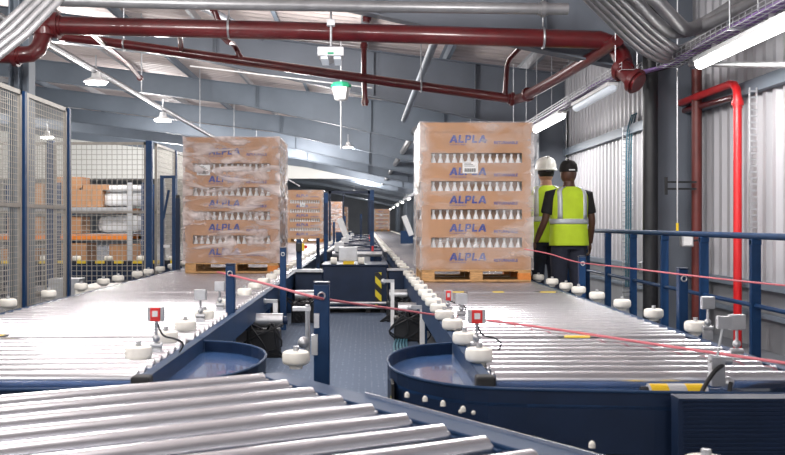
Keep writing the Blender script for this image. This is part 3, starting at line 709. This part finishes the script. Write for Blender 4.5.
def make_pallet(ori):
    W, D = 1.2, 1.2
    t = thing('wooden_pallet', 'x', 'pallet', (0,0,0), 'wooden pallets under the loads')
    for i, x in enumerate((-W/2+.07, 0, W/2-.07)):
        for y in (-D/2+.05, 0, D/2-.05):
            MB().bb(x-.07,x+.07,y-.05,y+.05,.022,.095).build('block','wood_orange' if (ori and i == 2) else 'wood',t,bevel=.004)
    for i in range(3): MB().bb(-W/2,W/2,-D/2+.55*i,-D/2+.55*i+.10,0,.022).build('bottom_board','wood',t,bevel=.003)
    for i in range(3): MB().bb((-W/2,-.07,W/2-.14)[i],(-W/2+.14,.07,W/2)[i],-D/2,D/2,.095,.113).build('stringer','wood',t)
    for i in range(8): MB().bb(-W/2,W/2,-D/2+i*.157,-D/2+i*.157+.10,.113,.134).build('deck_board','wood',t,bevel=.003)
    return t
PX, PY = 1.225, 10.44+.6
r = make_load(False); r.location = (PX, PY, RZ+.138+.002); r['label'] = 'big clear wrapped carton stack on a pallet on the right conveyor'
p = make_pallet(True); p.location = (PX, PY, RZ+.004); p['label'] = 'wooden pallet with an orange block under the right carton stack'
l = make_load(True); l.location = (-1.72, 12.25+.6, RZ+.14); l['label'] = 'creased film wrapped carton stack on the left conveyor'
pl_ = make_pallet(True); pl_.location = (-1.72, 12.25+.6, RZ+.004); pl_['label'] = 'wooden pallet with an orange block under the left carton stack'
for (x, y, lab) in ((-2.02,32.5,'wrapped carton stack seen just right of the left stack, further back'), (-1.82,50,'distant carton stack behind the blue post, third on the left line'), (-1.8,66,'most distant carton stack on the left line'), (1.35,76,'tiny distant carton stack on the right line left of the big one')):
    c = copy_tree(r if y > 60 or y < 40 else l); c.location = (x,y,RZ+.14); c['label'] = lab
    c = copy_tree(pl_); c.location = (x,y,RZ+.004); c['label'] = 'pallet under the ' + lab

# ------------------------------------------------------------ mesh fences
def panel_mesh(W, H, step=.05, wr=.0035, half=False):
    f = MB(); f.bb(0,.045,-.02,.02,0,H).bb(W-.04,W,-.015,.015,0,H).bb(0,W,-.015,.015,0,.04).bb(0,W,-.015,.015,H-.04,H).bb(0,W,-.012,.012,H*.53,H*.53+.035)
    w = MB(); x = .04+step
    while x < W-.04: w.bb(x-wr,x+wr,-wr,wr,.03,H-.03); x += step
    z = .04+step
    while z < H-.04: w.bb(.03,W-.03,-wr+.004,wr+.004,z-wr,z+wr); z += step
    return f, w
ft = 2.35
t = thing('mesh_fence', 'tall mesh safety fence beside the left conveyor, nearest the camera', 'fence', (-3.12, 9.9, 0), 'mesh safety fences')
for (y0, y1) in ((9.9,8.72),(8.60,7.45),(7.33,6.2)):
    f, w = panel_mesh(abs(y1-y0), ft-.1, .05, .0022)
    fo = f.build('panel_frame','fence_frame',t); fo.location = (0,y1-9.9,.1); fo.rotation_euler = (0,0,PI/2)
    wo = w.build('wire_mesh','wire',fo)
for y0 in (9.96,8.66,7.39,6.14): MB().bb(-.03,.03,-.03,.03,0,ft).bb(-.07,.07,-.07,.07,0,.01).build('post','post_blue',t,bevel=.004).location = (0,y0-9.9,0)
t = thing('mesh_fence', 'mesh safety fence facing the camera behind the near one with racks behind it', 'fence', (-3.2, 14.1, 0), 'mesh safety fences')
for (x0, x1) in ((-1.42,-.04),(-2.9,-1.5),(-4.4,-2.98)):
    f, w = panel_mesh(x1-x0, ft-.1, .075, .004); fo = f.build('panel_frame','fence_frame',t); fo.location = (x0,0,.1); w.build('wire_mesh','wire',fo)
for x0 in (0,-1.46,-2.94): MB().bb(-.045,.045,-.045,.045,0,ft+.02).bb(-.07,.07,-.07,.07,0,.01).build('post','post_blue',t,bevel=.004).location = (x0,0,0)
t = thing('mesh_fence', 'narrow mesh fence run with a lifting gate just left of the left carton stack', 'fence', (-3.2, 14.2, 0), 'mesh safety fences')
for (y0, y1) in ((0.1,1.5),(1.6,3.0)):
    f, w = panel_mesh(y1-y0, ft-.1, .075, .004); fo = f.build('panel_frame','fence_frame',t); fo.location = (0.05,y0,.1); fo.rotation_euler = (0,0,PI/2); w.build('wire_mesh','wire',fo)
for y0 in (1.55,3.05): MB().bb(-.035,.035,-.035,.035,0,ft).bb(-.07,.07,-.07,.07,0,.01).build('post','post_blue',t).location = (.05,y0,0)
# blue lift uprights left of the left stack
q = P(164,270,13.6); t = thing('lift_gate', 'blue upright frame with a slanted brace left of the left carton stack', 'gate', (q.x, 13.6, 0))
MB().bb(-.05,0,-.04,.04,0,1.83).bb(.12,.17,-.04,.04,0,1.83).bb(-.05,.17,-.03,.03,1.79,1.83).build('upright','post_blue',t,bevel=.004)
MB().beam((0,-.05,1.2),(.08,-.05,1.62),.03,.03).build('brace','blue',t); MB().box((.05,-.06,.82),(.08,.05,.04)).build('latch','white',t)
q = P(178,270,13.3); t = thing('bollard_post','slim dark blue post right beside the left carton stack','post',(q.x-.0,13.3,0),'short square blue posts'); MB().bb(-.03,.03,-.03,.03,0,1.5).build('post_tube','navy',t,bevel=.004); MB().box((0,0,1.52),(.05,.05,.04)).build('post_cap','black',t)

# transverse conveyor behind the fence
t = thing('cross_conveyor', 'dark blue cross conveyor with yellow black edge beyond the mesh fence', 'conveyor', (-4.4, 14.8, 0))
MB().bb(-3,1.55,-.03,.0,RZ-.32,RZ+.02).build('side_beam','navy',t)
MB().bb(-3,1.55,-.045,.0,RZ+.02,RZ+.07).build('edge_strip','hazard_flat',t)
for i in range(9): pad(t, -2.6+i*.5, .02, RZ+.07)
for i in range(4): MB().bb(-2.6+i*1.3,-2.52+i*1.3,.0,.08,0,RZ-.3).build('leg','navy',t)
MB().bb(-3,1.5,.02,1.0,RZ-.06,RZ-.02).build('bed','zinc',t)
t = thing('floor_box', 'grey cabinet box on the floor behind the near mesh fence', 'box', (-3.95,12.6,0)); MB().bb(-.2,.2,-.15,.15,0,.42).build('housing','zinc',t,bevel=.01); MB().bb(-.17,.17,-.16,-.15,.05,.38).build('cover','zinc',t)
single('roller_guard', MB().bb(-3.3,-2.95,10.8,11.6,.36,.42).bb(-3.3,-2.95,10.8,10.84,0,.36).bb(-3.3,-2.95,11.56,11.6,0,.36), 'cream', 'cream flat guard plate on the floor left of the left conveyor', 'guard', smooth=False, bevel=.01)

# ------------------------------------------------------------ rack with goods behind fence
t = thing('pallet_rack', 'blue and orange pallet rack behind the mesh fence at left', 'rack', (-6.0, 20, 0))
for x in (-1.9, -.45, 1.05, 1.35, 1.75):
    MB().bb(x-.05,x+.05,-.04,.04,0,2.0).bb(x-.05,x+.05,1.0,1.08,0,2.0).build('upright','post_blue' if x != 1.05 else 'zinc',t)
for z in (.80, 1.36):
    MB().bb(-1.9,1.1,-.03,.03,z,z+.11).build('beam','orange' if z < 1 else 'zinc',t); MB().bb(-1.9,1.1,1.0,1.06,z,z+.11).build('beam','orange',t)
    MB().bb(-1.9,1.1,0,1.05,z+.11,z+.12).build('shelf_deck','zinc',t)
def carton(x, y, z, w, d, h, lab, m='card', rz=0):
    o = thing('carton', lab, 'carton', (x,y,z), 'cartons on the rack', rz); MB().bb(-w/2,w/2,-d/2,d/2,0,h).build('carton_body',m,o,bevel=.01)
    MB().bb(-.03,.03,-d/2-.002,d/2+.002,h*.3,h+.002).build('packing_tape','card_dark',o)
carton(-6.35+.05,20.4,1.485,.52,.6,.40,'brown carton on the top shelf of the rack at far left')
carton(-5.80,20.4,1.485,.50,.6,.36,'brown carton on the top shelf of the rack, beside the white bags')
carton(-6.30,20.4,1.887,.62,.6,.24,'upper brown carton stacked at the far left of the top shelf')
carton(-5.70,20.35,1.847,.55,.5,.12,'flat carton lying on the top shelf cartons')
carton(-7.1,20.4,1.485,.55,.6,.5,'brown carton seen through the near fence mesh on the top shelf')
carton(-6.3,20.4,.925,.6,.7,.36,'brown carton on the orange beam level, left bay')
carton(-7.2,20.4,.925,.7,.7,.36,'brown carton on the orange beam level behind the near fence')
carton(-6.25,20.4,0,.75,.8,.72,'large brown carton on the floor under the orange beam')
carton(-7.3,20.4,0,.75,.8,.6,'large brown carton on the floor at the left end of the rack')
carton(-5.15,20.4,0,.5,.7,.7,'narrow brown carton on the floor under the orange beam, right bay')
def bag(x,y,z,w,h,lab):
    e = MB(); bmesh.ops.create_icosphere(e.bm, subdivisions=3, radius=1)
    for v in e.bm.verts:
        p = v.co.copy(); s_ = lambda a: math.copysign(abs(a)**.5, a)
        v.co = Vector((s_(p.x)*w/2*(1+.1*noise.noise(p*3)), s_(p.y)*.3, h/2+s_(p.z)*h/2*(1+.15*noise.noise(p*2.5+Vector((5,0,0))))))
    o = e.build('white_sack','bag',None,True,loc=(x,y,z)); tag(o,lab,'sack','white sacks on the rack')
bag(-5.1,20.45,1.49,1.0,.32,'lower white sack on the top shelf of the rack')
bag(-5.15,20.4,1.80,.85,.16,'upper white sack on the top shelf of the rack')
bag(-5.2,20.45,.93,1.0,.38,'white sack on the orange beam level')
t = thing('exit_sign','small green sign behind the mesh fence','sign',P(142,202,22)); MB().bb(-.12,.12,-.02,.02,-.16,.16).build('sign_face','green',t); MB().cyl((0,.03,-1.6+.0),(0,.03,.1),.03,n=8).build('sign_post','navy',t)
MB().bb(-.05,.05,-.025,-.02,-.03,.08).build('sign_symbol','white',t)

# ------------------------------------------------------------ aisle machinery
single('aisle_grating', MB().bb(-1.02,.50,4.0,12.0,0.0,.015), 'grating', 'dark blue studded walkway plate in the aisle between the conveyors', 'walkway', smooth=False)
t = thing('transfer_machine', 'dark navy box machine at the end of the aisle between the conveyors', 'machine', (-.12, 12.15, 0))
MB().bb(-.42,.40,0,.9,.07,.60).build('housing','navy',t,bevel=.01)
MB().bb(-.44,.42,-.02,.95,.60,.62).build('top_plate','navy',t,bevel=.004)
MB().bb(-.78,-.42,.05,.8,.07,.52).build('side_housing','navy',t,bevel=.01)
MB().bb(-.82,-.44,-.03,.06,.52,.56).build('edge_strip','zinc',t,bevel=.004)
MB().bb(.42,.70,-.02,.6,.07,.54).build('side_housing','navy',t,bevel=.01)
MB().bb(.40,.74,-.05,.05,.54,.57).build('edge_strip','zinc',t,bevel=.004)
MB().bb(.25,.33,-.03,.0,.10,.52).build('hazard_tape','hazard',t)
MB().bb(-.22,0.02,.05,.30,.66,.84).build('control_box','zinc',t,bevel=.008)
MB().bb(-.16,-.02,-.01,.2,.62,.66).build('yellow_bracket','yellow',t,bevel=.004)
for x in (-.28,.07): MB().cyl((x-.04,.05,.665),(x+.04,.05,.665),.045,n=16).build('wheel','cream',t,True)
for x in (-.36,.16,.34): MB().bb(x-.03,x+.03,0,.06,.07-.07,.07).build('foot','black',t)
MB().tube([(-.5,-.15,.14),(.45,-.15,.14)],.018,8).tube([(-.5,-.15,.08),(.45,-.15,.08)],.014,8).build('buffer_bar','zinc',t,True)
def rig(x, y, lab, s=1):
    t = thing('drive_unit', lab, 'machine', (x,y,0), 'drive units in the aisle'); rnd = random.Random(int(x*100+y*10))
    MB().bb(-.14*s,.14*s,-.1,.1,.0,.25).build('gearbox','black',t,bevel=.02)
    MB().cyl((-.1*s,0,.32),(.16*s,0,.32),.06,n=14).build('motor','zinc',t,True)
    MB().cyl((.16*s,0,.32),(.2*s,0,.32),.035,n=12).build('motor_cap','navy',t,True)
    e = MB()
    for k in range(5): e.tube(smoothpath([(rnd.uniform(-.12,.12),-.05,.25),(rnd.uniform(-.2,.2),-.15,.3),(rnd.uniform(-.2,.2),-.14,.12),(rnd.uniform(-.2,.2),-.1,.02)],4),.009,6)
    e.build('hose','black',t,True)
rig(-.86,8.1,'dark drive unit under the left conveyor rail nearest the aisle')
rig(-.70,10.9,'dark drive unit beside the middle machine, left of it')
rig(.42,9.2,'dark drive unit with hoses under the right conveyor rail')
rig(.36,11.0,'dark drive unit right beside the hazard striped panel', .8)
for (x, y, h, lab) in ((-.82,8.7,.42,'pale channel bracket standing under the left conveyor by the aisle'), (.50,8.3,.40,'pale channel bracket standing under the right conveyor by the aisle'), (.30,10.4,.5,'pale slim bracket below the hazard stripes')):
    t = thing('channel_bracket', lab, 'bracket', (x,y,0), 'pale channel brackets'); MB().bb(-.02,.02,-.03,.03,0,h).bb(-.05,.05,-.04,.04,0,.01).build('bracket_leg','white',t); MB().bb(-.10,.02,-.03,.03,h,h+.03).sph((-.1,0,h+.01),.03).build('bracket_head','zinc',t)
e = MB()
for i in range(5): e.tube(smoothpath([(.30+.035*i,5.6,.03),(.28+.03*i,7,.03),(.26+.03*i,8.6,.03),(.34+.02*i,9.4,.04)],4),.011,6)
single('cable_bundle', e, 'cable', 'bundle of blue cables on the walkway beside the right conveyor', 'cables')
# uprights and centre line further back
ups = [(326,193,15.4,.07,'tall blue upright just right of the second carton stack'),(372,190,15.6,.065,'tall blue upright left of the far right carton stack'),(318,238,14.0,.05,'small dark upright left of the tall blue upright'),(334,222,24,.06,'thin upright in the far centre of the aisle'),(345,216,28,.05,'thinner upright in the far centre beside the grey box'),(361,214,26,.06,'slim dark upright left of the taller right one')]
for px, py, d, w, lab in ups:
    q = P(px,py,d); t = thing('blue_upright', lab, 'post', (q.x,d,0), 'blue uprights in the centre line'); MB().bb(-w/2,w/2,-w/2,w/2,0,q.z).build('post_tube','post_blue',t,bevel=.004); MB().bb(-w,w,-w,w,0,.012).build('base_plate','post_blue',t); MB().bb(-w*.4,w*.4,-w/2-.01,-w/2,q.z*.6,q.z*.9).build('slot_strip','navy',t)
def centre(y0, y1, lab):
    t = thing('centre_conveyor', lab, 'conveyor', (-.12,(y0+y1)/2,0), 'narrow centre conveyors'); h = (y1-y0)/2
    for s in (-1,1): channel(MB(), s*.40, -h, h, s, .16, .72).build('side_rail','navy',t)
    for s in (-1,1): MB().bb(s*.43-.02,s*.43+.02,-h,h,.72,.74).build('edge_strip','cream',t)
    for i in range(int(2*h/.5)): MB().cyl((-.38,-h+.25+i*.5,.68),(.38,-h+.25+i*.5,.68),.04,n=10).build('roller','navy' if i%3 else 'zinc',t,True)
    for s in (-1,1):
        for yy in (-h+.3,h-.3): MB().bb(s*.4-.03,s*.4+.03,yy-.03,yy+.03,0,.56).build('leg','navy',t)
    MB().beam((-.3,-h*.5,.76),(.3,h*.2,.80),.03,.03).beam((.3,-h*.5,.76),(-.3,h*.2,.80),.03,.03).build('scissor_arm','navy',t)
    MB().bb(-.34,-.2,-h+.1,-h+.3,.72,.86).build('valve_box','zinc',t)
    MB().bb(.22,.25,-h+.2,-h+.23,.72,.80).build('signal_lamp','red_sign',t)
for j, y in enumerate((14.2, 18.4, 22.6, 26.8)): centre(y, y+4.0, 'dark narrow centre conveyor behind the box machine, %s to it' % ORD[j])
# frames over the aisle far back, with a white slanted chute on each side
for (px, py, d, lab) in ((343,230,26,'white slanted chute beside the far left line of cartons'), (407,226,30,'white slanted chute beside the right wall behind the right stack')):
    q = P(px,py,d); t = thing('slanted_chute', lab, 'chute', (q.x,d,0), 'white slanted chutes')
    MB().beam((-.10,0,q.z+.32),(.14,0,q.z-.30),.3,.16).build('chute_body','white',t,bevel=.02); MB().bb(-.04,.04,.1,.18,0,q.z+.1).bb(-.2,.2,.08,.2,0,.9).build('chute_stand','post_blue',t)
t = thing('portal_gate', 'dark steel gate frame crossing the centre line far back', 'gate', (-.4,34,0))
MB().bb(-.9,-.82,-.04,.04,0,2.3).bb(.5,.58,-.04,.04,0,2.3).bb(-.9,.58,-.04,.04,2.2,2.3).bb(-.4,-.34,-.04,.04,0,2.2).build('gate_bar','navy',t)
# signal on the dark post in the aisle
q = P(299,247,12.3); t = thing('signal_device','small yellow and black signal on the dark aisle post','signal',(q.x,12.3,q.z)); MB().bb(-.04,.04,-.02,.03,-.06,.05).build('housing','black',t,bevel=.005); MB().bb(.04,.07,-.02,.02,-.05,.05).build('stripe','yellow',t); MB().sph((.09,0,-.0),.022).build('button','red_sign',t,True)

# ------------------------------------------------------------ people (backs to the camera)
def ell(c, rx, ry, n=20, p=2.0, tilt=0):
    out = []
    for k in range(n):
        a = 2*PI*k/n; ca, sa = math.cos(a), math.sin(a)
        x = math.copysign(abs(ca)**(2/p), ca)*rx; y = math.copysign(abs(sa)**(2/p), sa)*ry
        out.append(Vector((c[0]+x, c[1]+y, c[2]+tilt*x)))
    return out
def limb(pts, rads, n=12): return smoothpath(pts,4), [rads[min(i//4,len(rads)-1)]*(1-(i%4)/4)+rads[min(i//4+1,len(rads)-1)]*((i%4)/4) for i in range(4*(len(pts)-1)+1)]
def person(lab, loc, rz, H, skin, shirt, armL, armR, headgear, sleeve):
    s = H/1.80
    t = thing('person', lab, 'person', loc, None, rz); t.scale = (s,s,s)
    b = MB()
    # torso, neck, head: y+ is forward
    b.rings([ell((0,0,z),rx,ry) for z,rx,ry in ((.86,.15,.10),(.95,.165,.11),(1.05,.15,.10),(1.2,.165,.11),(1.35,.18,.11),(1.43,.15,.09),(1.48,.078,.07),(1.53,.064,.064),(1.58,.062,.064))])
    b.sph((0,.015,1.675),.1,(.88,1.03,1.2),16); b.sph((0,.05,1.62),.06,(.85,.9,.9),10)
    b.sph((0,.118,1.655),.018,(.8,1.1,1.3),8)
    for sx in (-1,1): b.sph((sx*.08,.01,1.665),.026,(.35,.8,1.25),8); b.sph((sx*.031,.098,1.685),.012,n=6)
    b.sph((0,.1,1.61),.02,(1.4,.5,.4),6)
    for sx in (-1,1):
        pts, rr = limb([(sx*.09,0,.92),(sx*.10,.01,.70),(sx*.105,.01,.48),(sx*.11,-.015,.28),(sx*.115,-.01,.09)],[.085,.085,.058,.055,.04]); b.tube(pts,rr,14)
        b.sph((sx*.125,.06,.05),.05,(.8,2.2,.8),10)
    for arm in (armL, armR):
        sh, el, wr = map(Vector, arm)
        pts, rr = limb([sh, (sh+el)/2, el, (el+wr)/2, wr],[.052,.047,.039,.037,.026]); b.tube(pts,rr,12)
        dr = (wr-el).normalized(); side = Vector((0,1,0)); hn = wr+dr*.05
        b.sph(hn, .036, (.55,1.0,1.35), 10)
        for k in range(4):
            off = side*(-.027+.018*k); Lf = (.062,.075,.078,.066)[::-1][k]
            p0_ = hn+off+dr*.03; cur = Vector((-math.copysign(1,sh.x),0,0))
            b.tube([p0_, p0_+dr*Lf*.45, p0_+dr*Lf*.8+cur*.012, p0_+dr*Lf*.95+cur*.032],[.0095,.009,.0085,.007],8)
        p0_ = wr+side*.028+dr*.03; b.tube([p0_, p0_+side*.03+dr*.02, p0_+side*.038+dr*.055],[.012,.0105,.008],8)
    for v in b.bm.verts:
        if v.co.z > 1.5: v.co.z -= min(.04, (v.co.z-1.5)/.07*.04)
    bo_ = b.build('body',skin,t,'all')
    rm = bo_.modifiers.new('fuse','REMESH'); rm.mode = 'VOXEL'; rm.voxel_size = .009; rm.use_smooth_shade = True
    # trousers
    e = MB(); e.rings([ell((0,0,z),rx,ry) for z,rx,ry in ((.80,.165,.12),(.86,.18,.13),(.94,.178,.125),(1.0,.172,.12))])
    for sx in (-1,1):
        pts, rr = limb([(sx*.085,0,.90),(sx*.098,.01,.70),(sx*.105,.01,.48),(sx*.11,-.01,.28),(sx*.115,-.005,.06)],[.10,.105,.085,.082,.088]); e.tube(pts,rr,16)
    o = e.build('trousers','trousers',t,'all'); rm = o.modifiers.new('fuse','REMESH'); rm.mode='VOXEL'; rm.voxel_size=.012; rm.use_smooth_shade=True
    # boots
    for sx in (-1,1): MB().sph((sx*.12,.05,.045),.06,(.85,2.3,.8),12).sph((sx*.117,-.01,.09),.06,(1,1,1.1),10).build('boot','black',t,'all')
    # shirt with sleeves
    e = MB(); e.rings([ell((0,0,z),rx,ry,20,2.4) for z,rx,ry in ((.93,.178,.125),(1.05,.172,.12),(1.2,.18,.125),(1.35,.195,.125),(1.42,.18,.11),(1.455,.12,.09),(1.475,.068,.072))])
    for arm in (armL, armR):
        sh, el, wr = map(Vector, arm); ctr = Vector((sh.x*.6,0,sh.z+.0))
        if sleeve == 'short': e.tube([ctr, sh, sh+(el-sh)*.75],[.07,.070,.064],14)
        else: e.tube([ctr, sh, (sh+el)/2, el, el+(wr-el)*.9],[.07,.070,.062,.055,.042],14)
    o = e.build('shirt',shirt,t,'all'); rm = o.modifiers.new('fuse','REMESH'); rm.mode='VOXEL'; rm.voxel_size=.012; rm.use_smooth_shade=True
    # vest: a loose tabard shell
    vr = ((.84,.215,.150,0),(.90,.210,.150,0),(1.0,.202,.146,0),(1.12,.200,.145,0),(1.25,.208,.145,0),(1.36,.212,.140,0),(1.42,.200,.125,0),(1.462,.155,.105,0),(1.49,.082,.085,0))
    e = MB()
    rr = [ell((0,.0,z),rx,ry,32,2.6) for z,rx,ry,_ in vr]
    for i_, rg in enumerate(rr):
        for k_, p in enumerate(rg): 
            if i_ < 5: f_ = 1+.035*math.sin(k_*1.7+i_)*(5-i_)/5; p.x *= f_; p.y *= f_
    e.rings(rr, False); o = e.build('safety_vest','hivis',t,'all'); sd = o.modifiers.new('thickness','SOLIDIFY'); sd.thickness=.006; ss = o.modifiers.new('smooth','SUBSURF'); ss.levels=1; ss.render_levels=1
    # reflective bands
    def vr_at(z):
        for (a, b_) in zip(vr, vr[1:]):
            if a[0] <= z <= b_[0]:
                f_ = (z-a[0])/(b_[0]-a[0]); return a[1]+(b_[1]-a[1])*f_, a[2]+(b_[2]-a[2])*f_
        return vr[-1][1:3]
    e = MB(); e.rings([ell((0,0,z),vr_at(z)[0]*1.025+.002,vr_at(z)[1]*1.025+.002,32,2.6) for z in (1.08,1.10,1.13,1.135)], False); o = e.build('reflective_band','reflective',t,'all'); o.modifiers.new('thickness','SOLIDIFY').thickness=.003
    for sx in (-1,1):
        for sy in (-1,1):
            e = MB(); L_ = []
            for z in (1.13,1.18,1.25,1.32,1.38,1.43,1.462,1.485):
                rx, ry = vr_at(z); row = []
                for xx in (.118,.142,.165) if z < 1.44 else ((.10,.12,.142) if z < 1.47 else (.062,.072,.08)):
                    u_ = min(.999, abs(xx)/rx); row.append(e.bm.verts.new((sx*xx, sy*(ry*(1-u_**2.6)**(1/2.6)*1.02+.008), z+.004)))
                L_.append(row)
            for a, b_ in zip(L_, L_[1:]):
                for k_ in (0,1): e.bm.faces.new((a[k_],a[k_+1],b_[k_+1],b_[k_]))
            o = e.build('reflective_strip','reflective',t,'all'); o.modifiers.new('thickness','SOLIDIFY').thickness=.004
    if headgear == 'cap':
        e = MB(); e.rings([ell((0,.01,z),rx,ry) for z,rx,ry in ((1.69,.096,.112),(1.73,.098,.114),(1.775,.088,.103),(1.81,.062,.073),(1.822,.015,.02))]); e.rings([ell((0,.125,z),.07,.06) for z in (1.712,1.72)])
        e.sph((0,.01,1.822),.010); e.build('cap','hair',t,True,loc=(0,0,-.04))
        MB().bb(-.035,.035,-.11,-.10,1.70,1.714).build('cap_strap','white',t,bevel=.003,loc=(0,0,-.04))
    else:
        MB().rings([ell((0,.01,z),rx,ry) for z,rx,ry in ((1.63,.080,.092),(1.67,.092,.107),(1.71,.094,.109),(1.73,.08,.10))]).build('hair','hair',t,'all',loc=(0,0,-.04))
        e = MB(); e.rings([ell((0,.01,z),rx,ry,28) for z,rx,ry in ((1.70,.126,.155),(1.712,.128,.157),(1.722,.118,.142),(1.76,.116,.139),(1.81,.104,.124),(1.845,.07,.086),(1.86,.02,.03))]); e.build('hard_hat','helmet',t,True,loc=(0,0,-.04))
        e = MB(); e.bb(-.018,.018,-.10,.11,1.845,1.862); e.build('hat_ridge','helmet',t,bevel=.006,loc=(0,0,-.04))
        MB().bb(-.03,.03,-.145,-.132,1.68,1.70).build('hat_adjuster','black',t,loc=(0,0,-.04))
    return t
person('person from behind in black cap, yellow hi-vis vest and dark trousers, arms hanging', (2.36,11.0,0), .12, 1.90, 'skin_dark', 'tshirt',
       ((-.205,0,1.40),(-.27,.0,1.12),(-.34,.10,.88)), ((.205,0,1.40),(.255,-.02,1.12),(.265,.06,.87)), 'cap', 'short')
person('person in white hard hat and hi-vis vest half hidden behind the other worker', (2.24,11.75,0), .05, 1.95, 'skin_light', 'shirt_blue',
       ((-.205,0,1.40),(-.25,0,1.12),(-.24,.12,.88)), ((.205,0,1.40),(.25,0,1.12),(.24,.12,.88)), 'hat', 'long')

# ------------------------------------------------------------ light
w = bpy.data.worlds.new('World'); bpy.context.scene.world = w; w.use_nodes = True
nt = w.node_tree; bg = nt.nodes['Background']; bg.inputs[0].default_value = (.93,.96,1,1); bg.inputs[1].default_value = .5
# added fill lights without fixtures, set under the roof to brighten the hall
fill_spots = [(-1.0,2.6,105),(1.0,6.8,120),(-3.6,5.0,190),(-2.2,7.2,130),(0,-4,250),(-6,-4,250),(-6.5,11,180),(-1,14.0,150),(-6,18,200),(-1,20.5,150),(-6,26,250),(-1,27,150),(-7,34,300),(-2,35,250),(-3,42,300),(-9,44,800),(-16,40,400),(0,48,200),(0,56,300),(0,70,400),(0,90,400),(-9,56,300)]
for i, (x, y, hw) in enumerate(fill_spots):
    ld = bpy.data.lights.new('lamp', 'POINT'); ld.shadow_soft_size = .3; ld.energy = hw; ld.color = (1,.97,.95)
    lo = bpy.data.objects.new('fill_light', ld); C.objects.link(lo); lo.location = (x, y, roofz(x)-1.0)

# ------------------------------------------------------------ camera
cam = bpy.data.cameras.new('Camera'); co = bpy.data.objects.new('Camera', cam); C.objects.link(co)
co.location = (0,0,CZ); co.rotation_euler = (PI/2,0,0)
cam.sensor_width = 36; cam.lens = F/785*36
cam.shift_x = (392.5-CX)/785; cam.shift_y = -(227.5-CY)/785
cam.clip_end = 300
cam.dof.use_dof = True; cam.dof.focus_distance = 9.0; cam.dof.aperture_fstop = 6.3
sc = bpy.context.scene; sc.camera = co
sc.view_settings.view_transform = 'Standard'; sc.view_settings.look = 'None'; sc.view_settings.gamma = 1; sc.view_settings.use_curve_mapping = False
sc.view_settings.exposure = .48
sc.cycles.max_bounces = 8; sc.cycles.transparent_max_bounces = 16
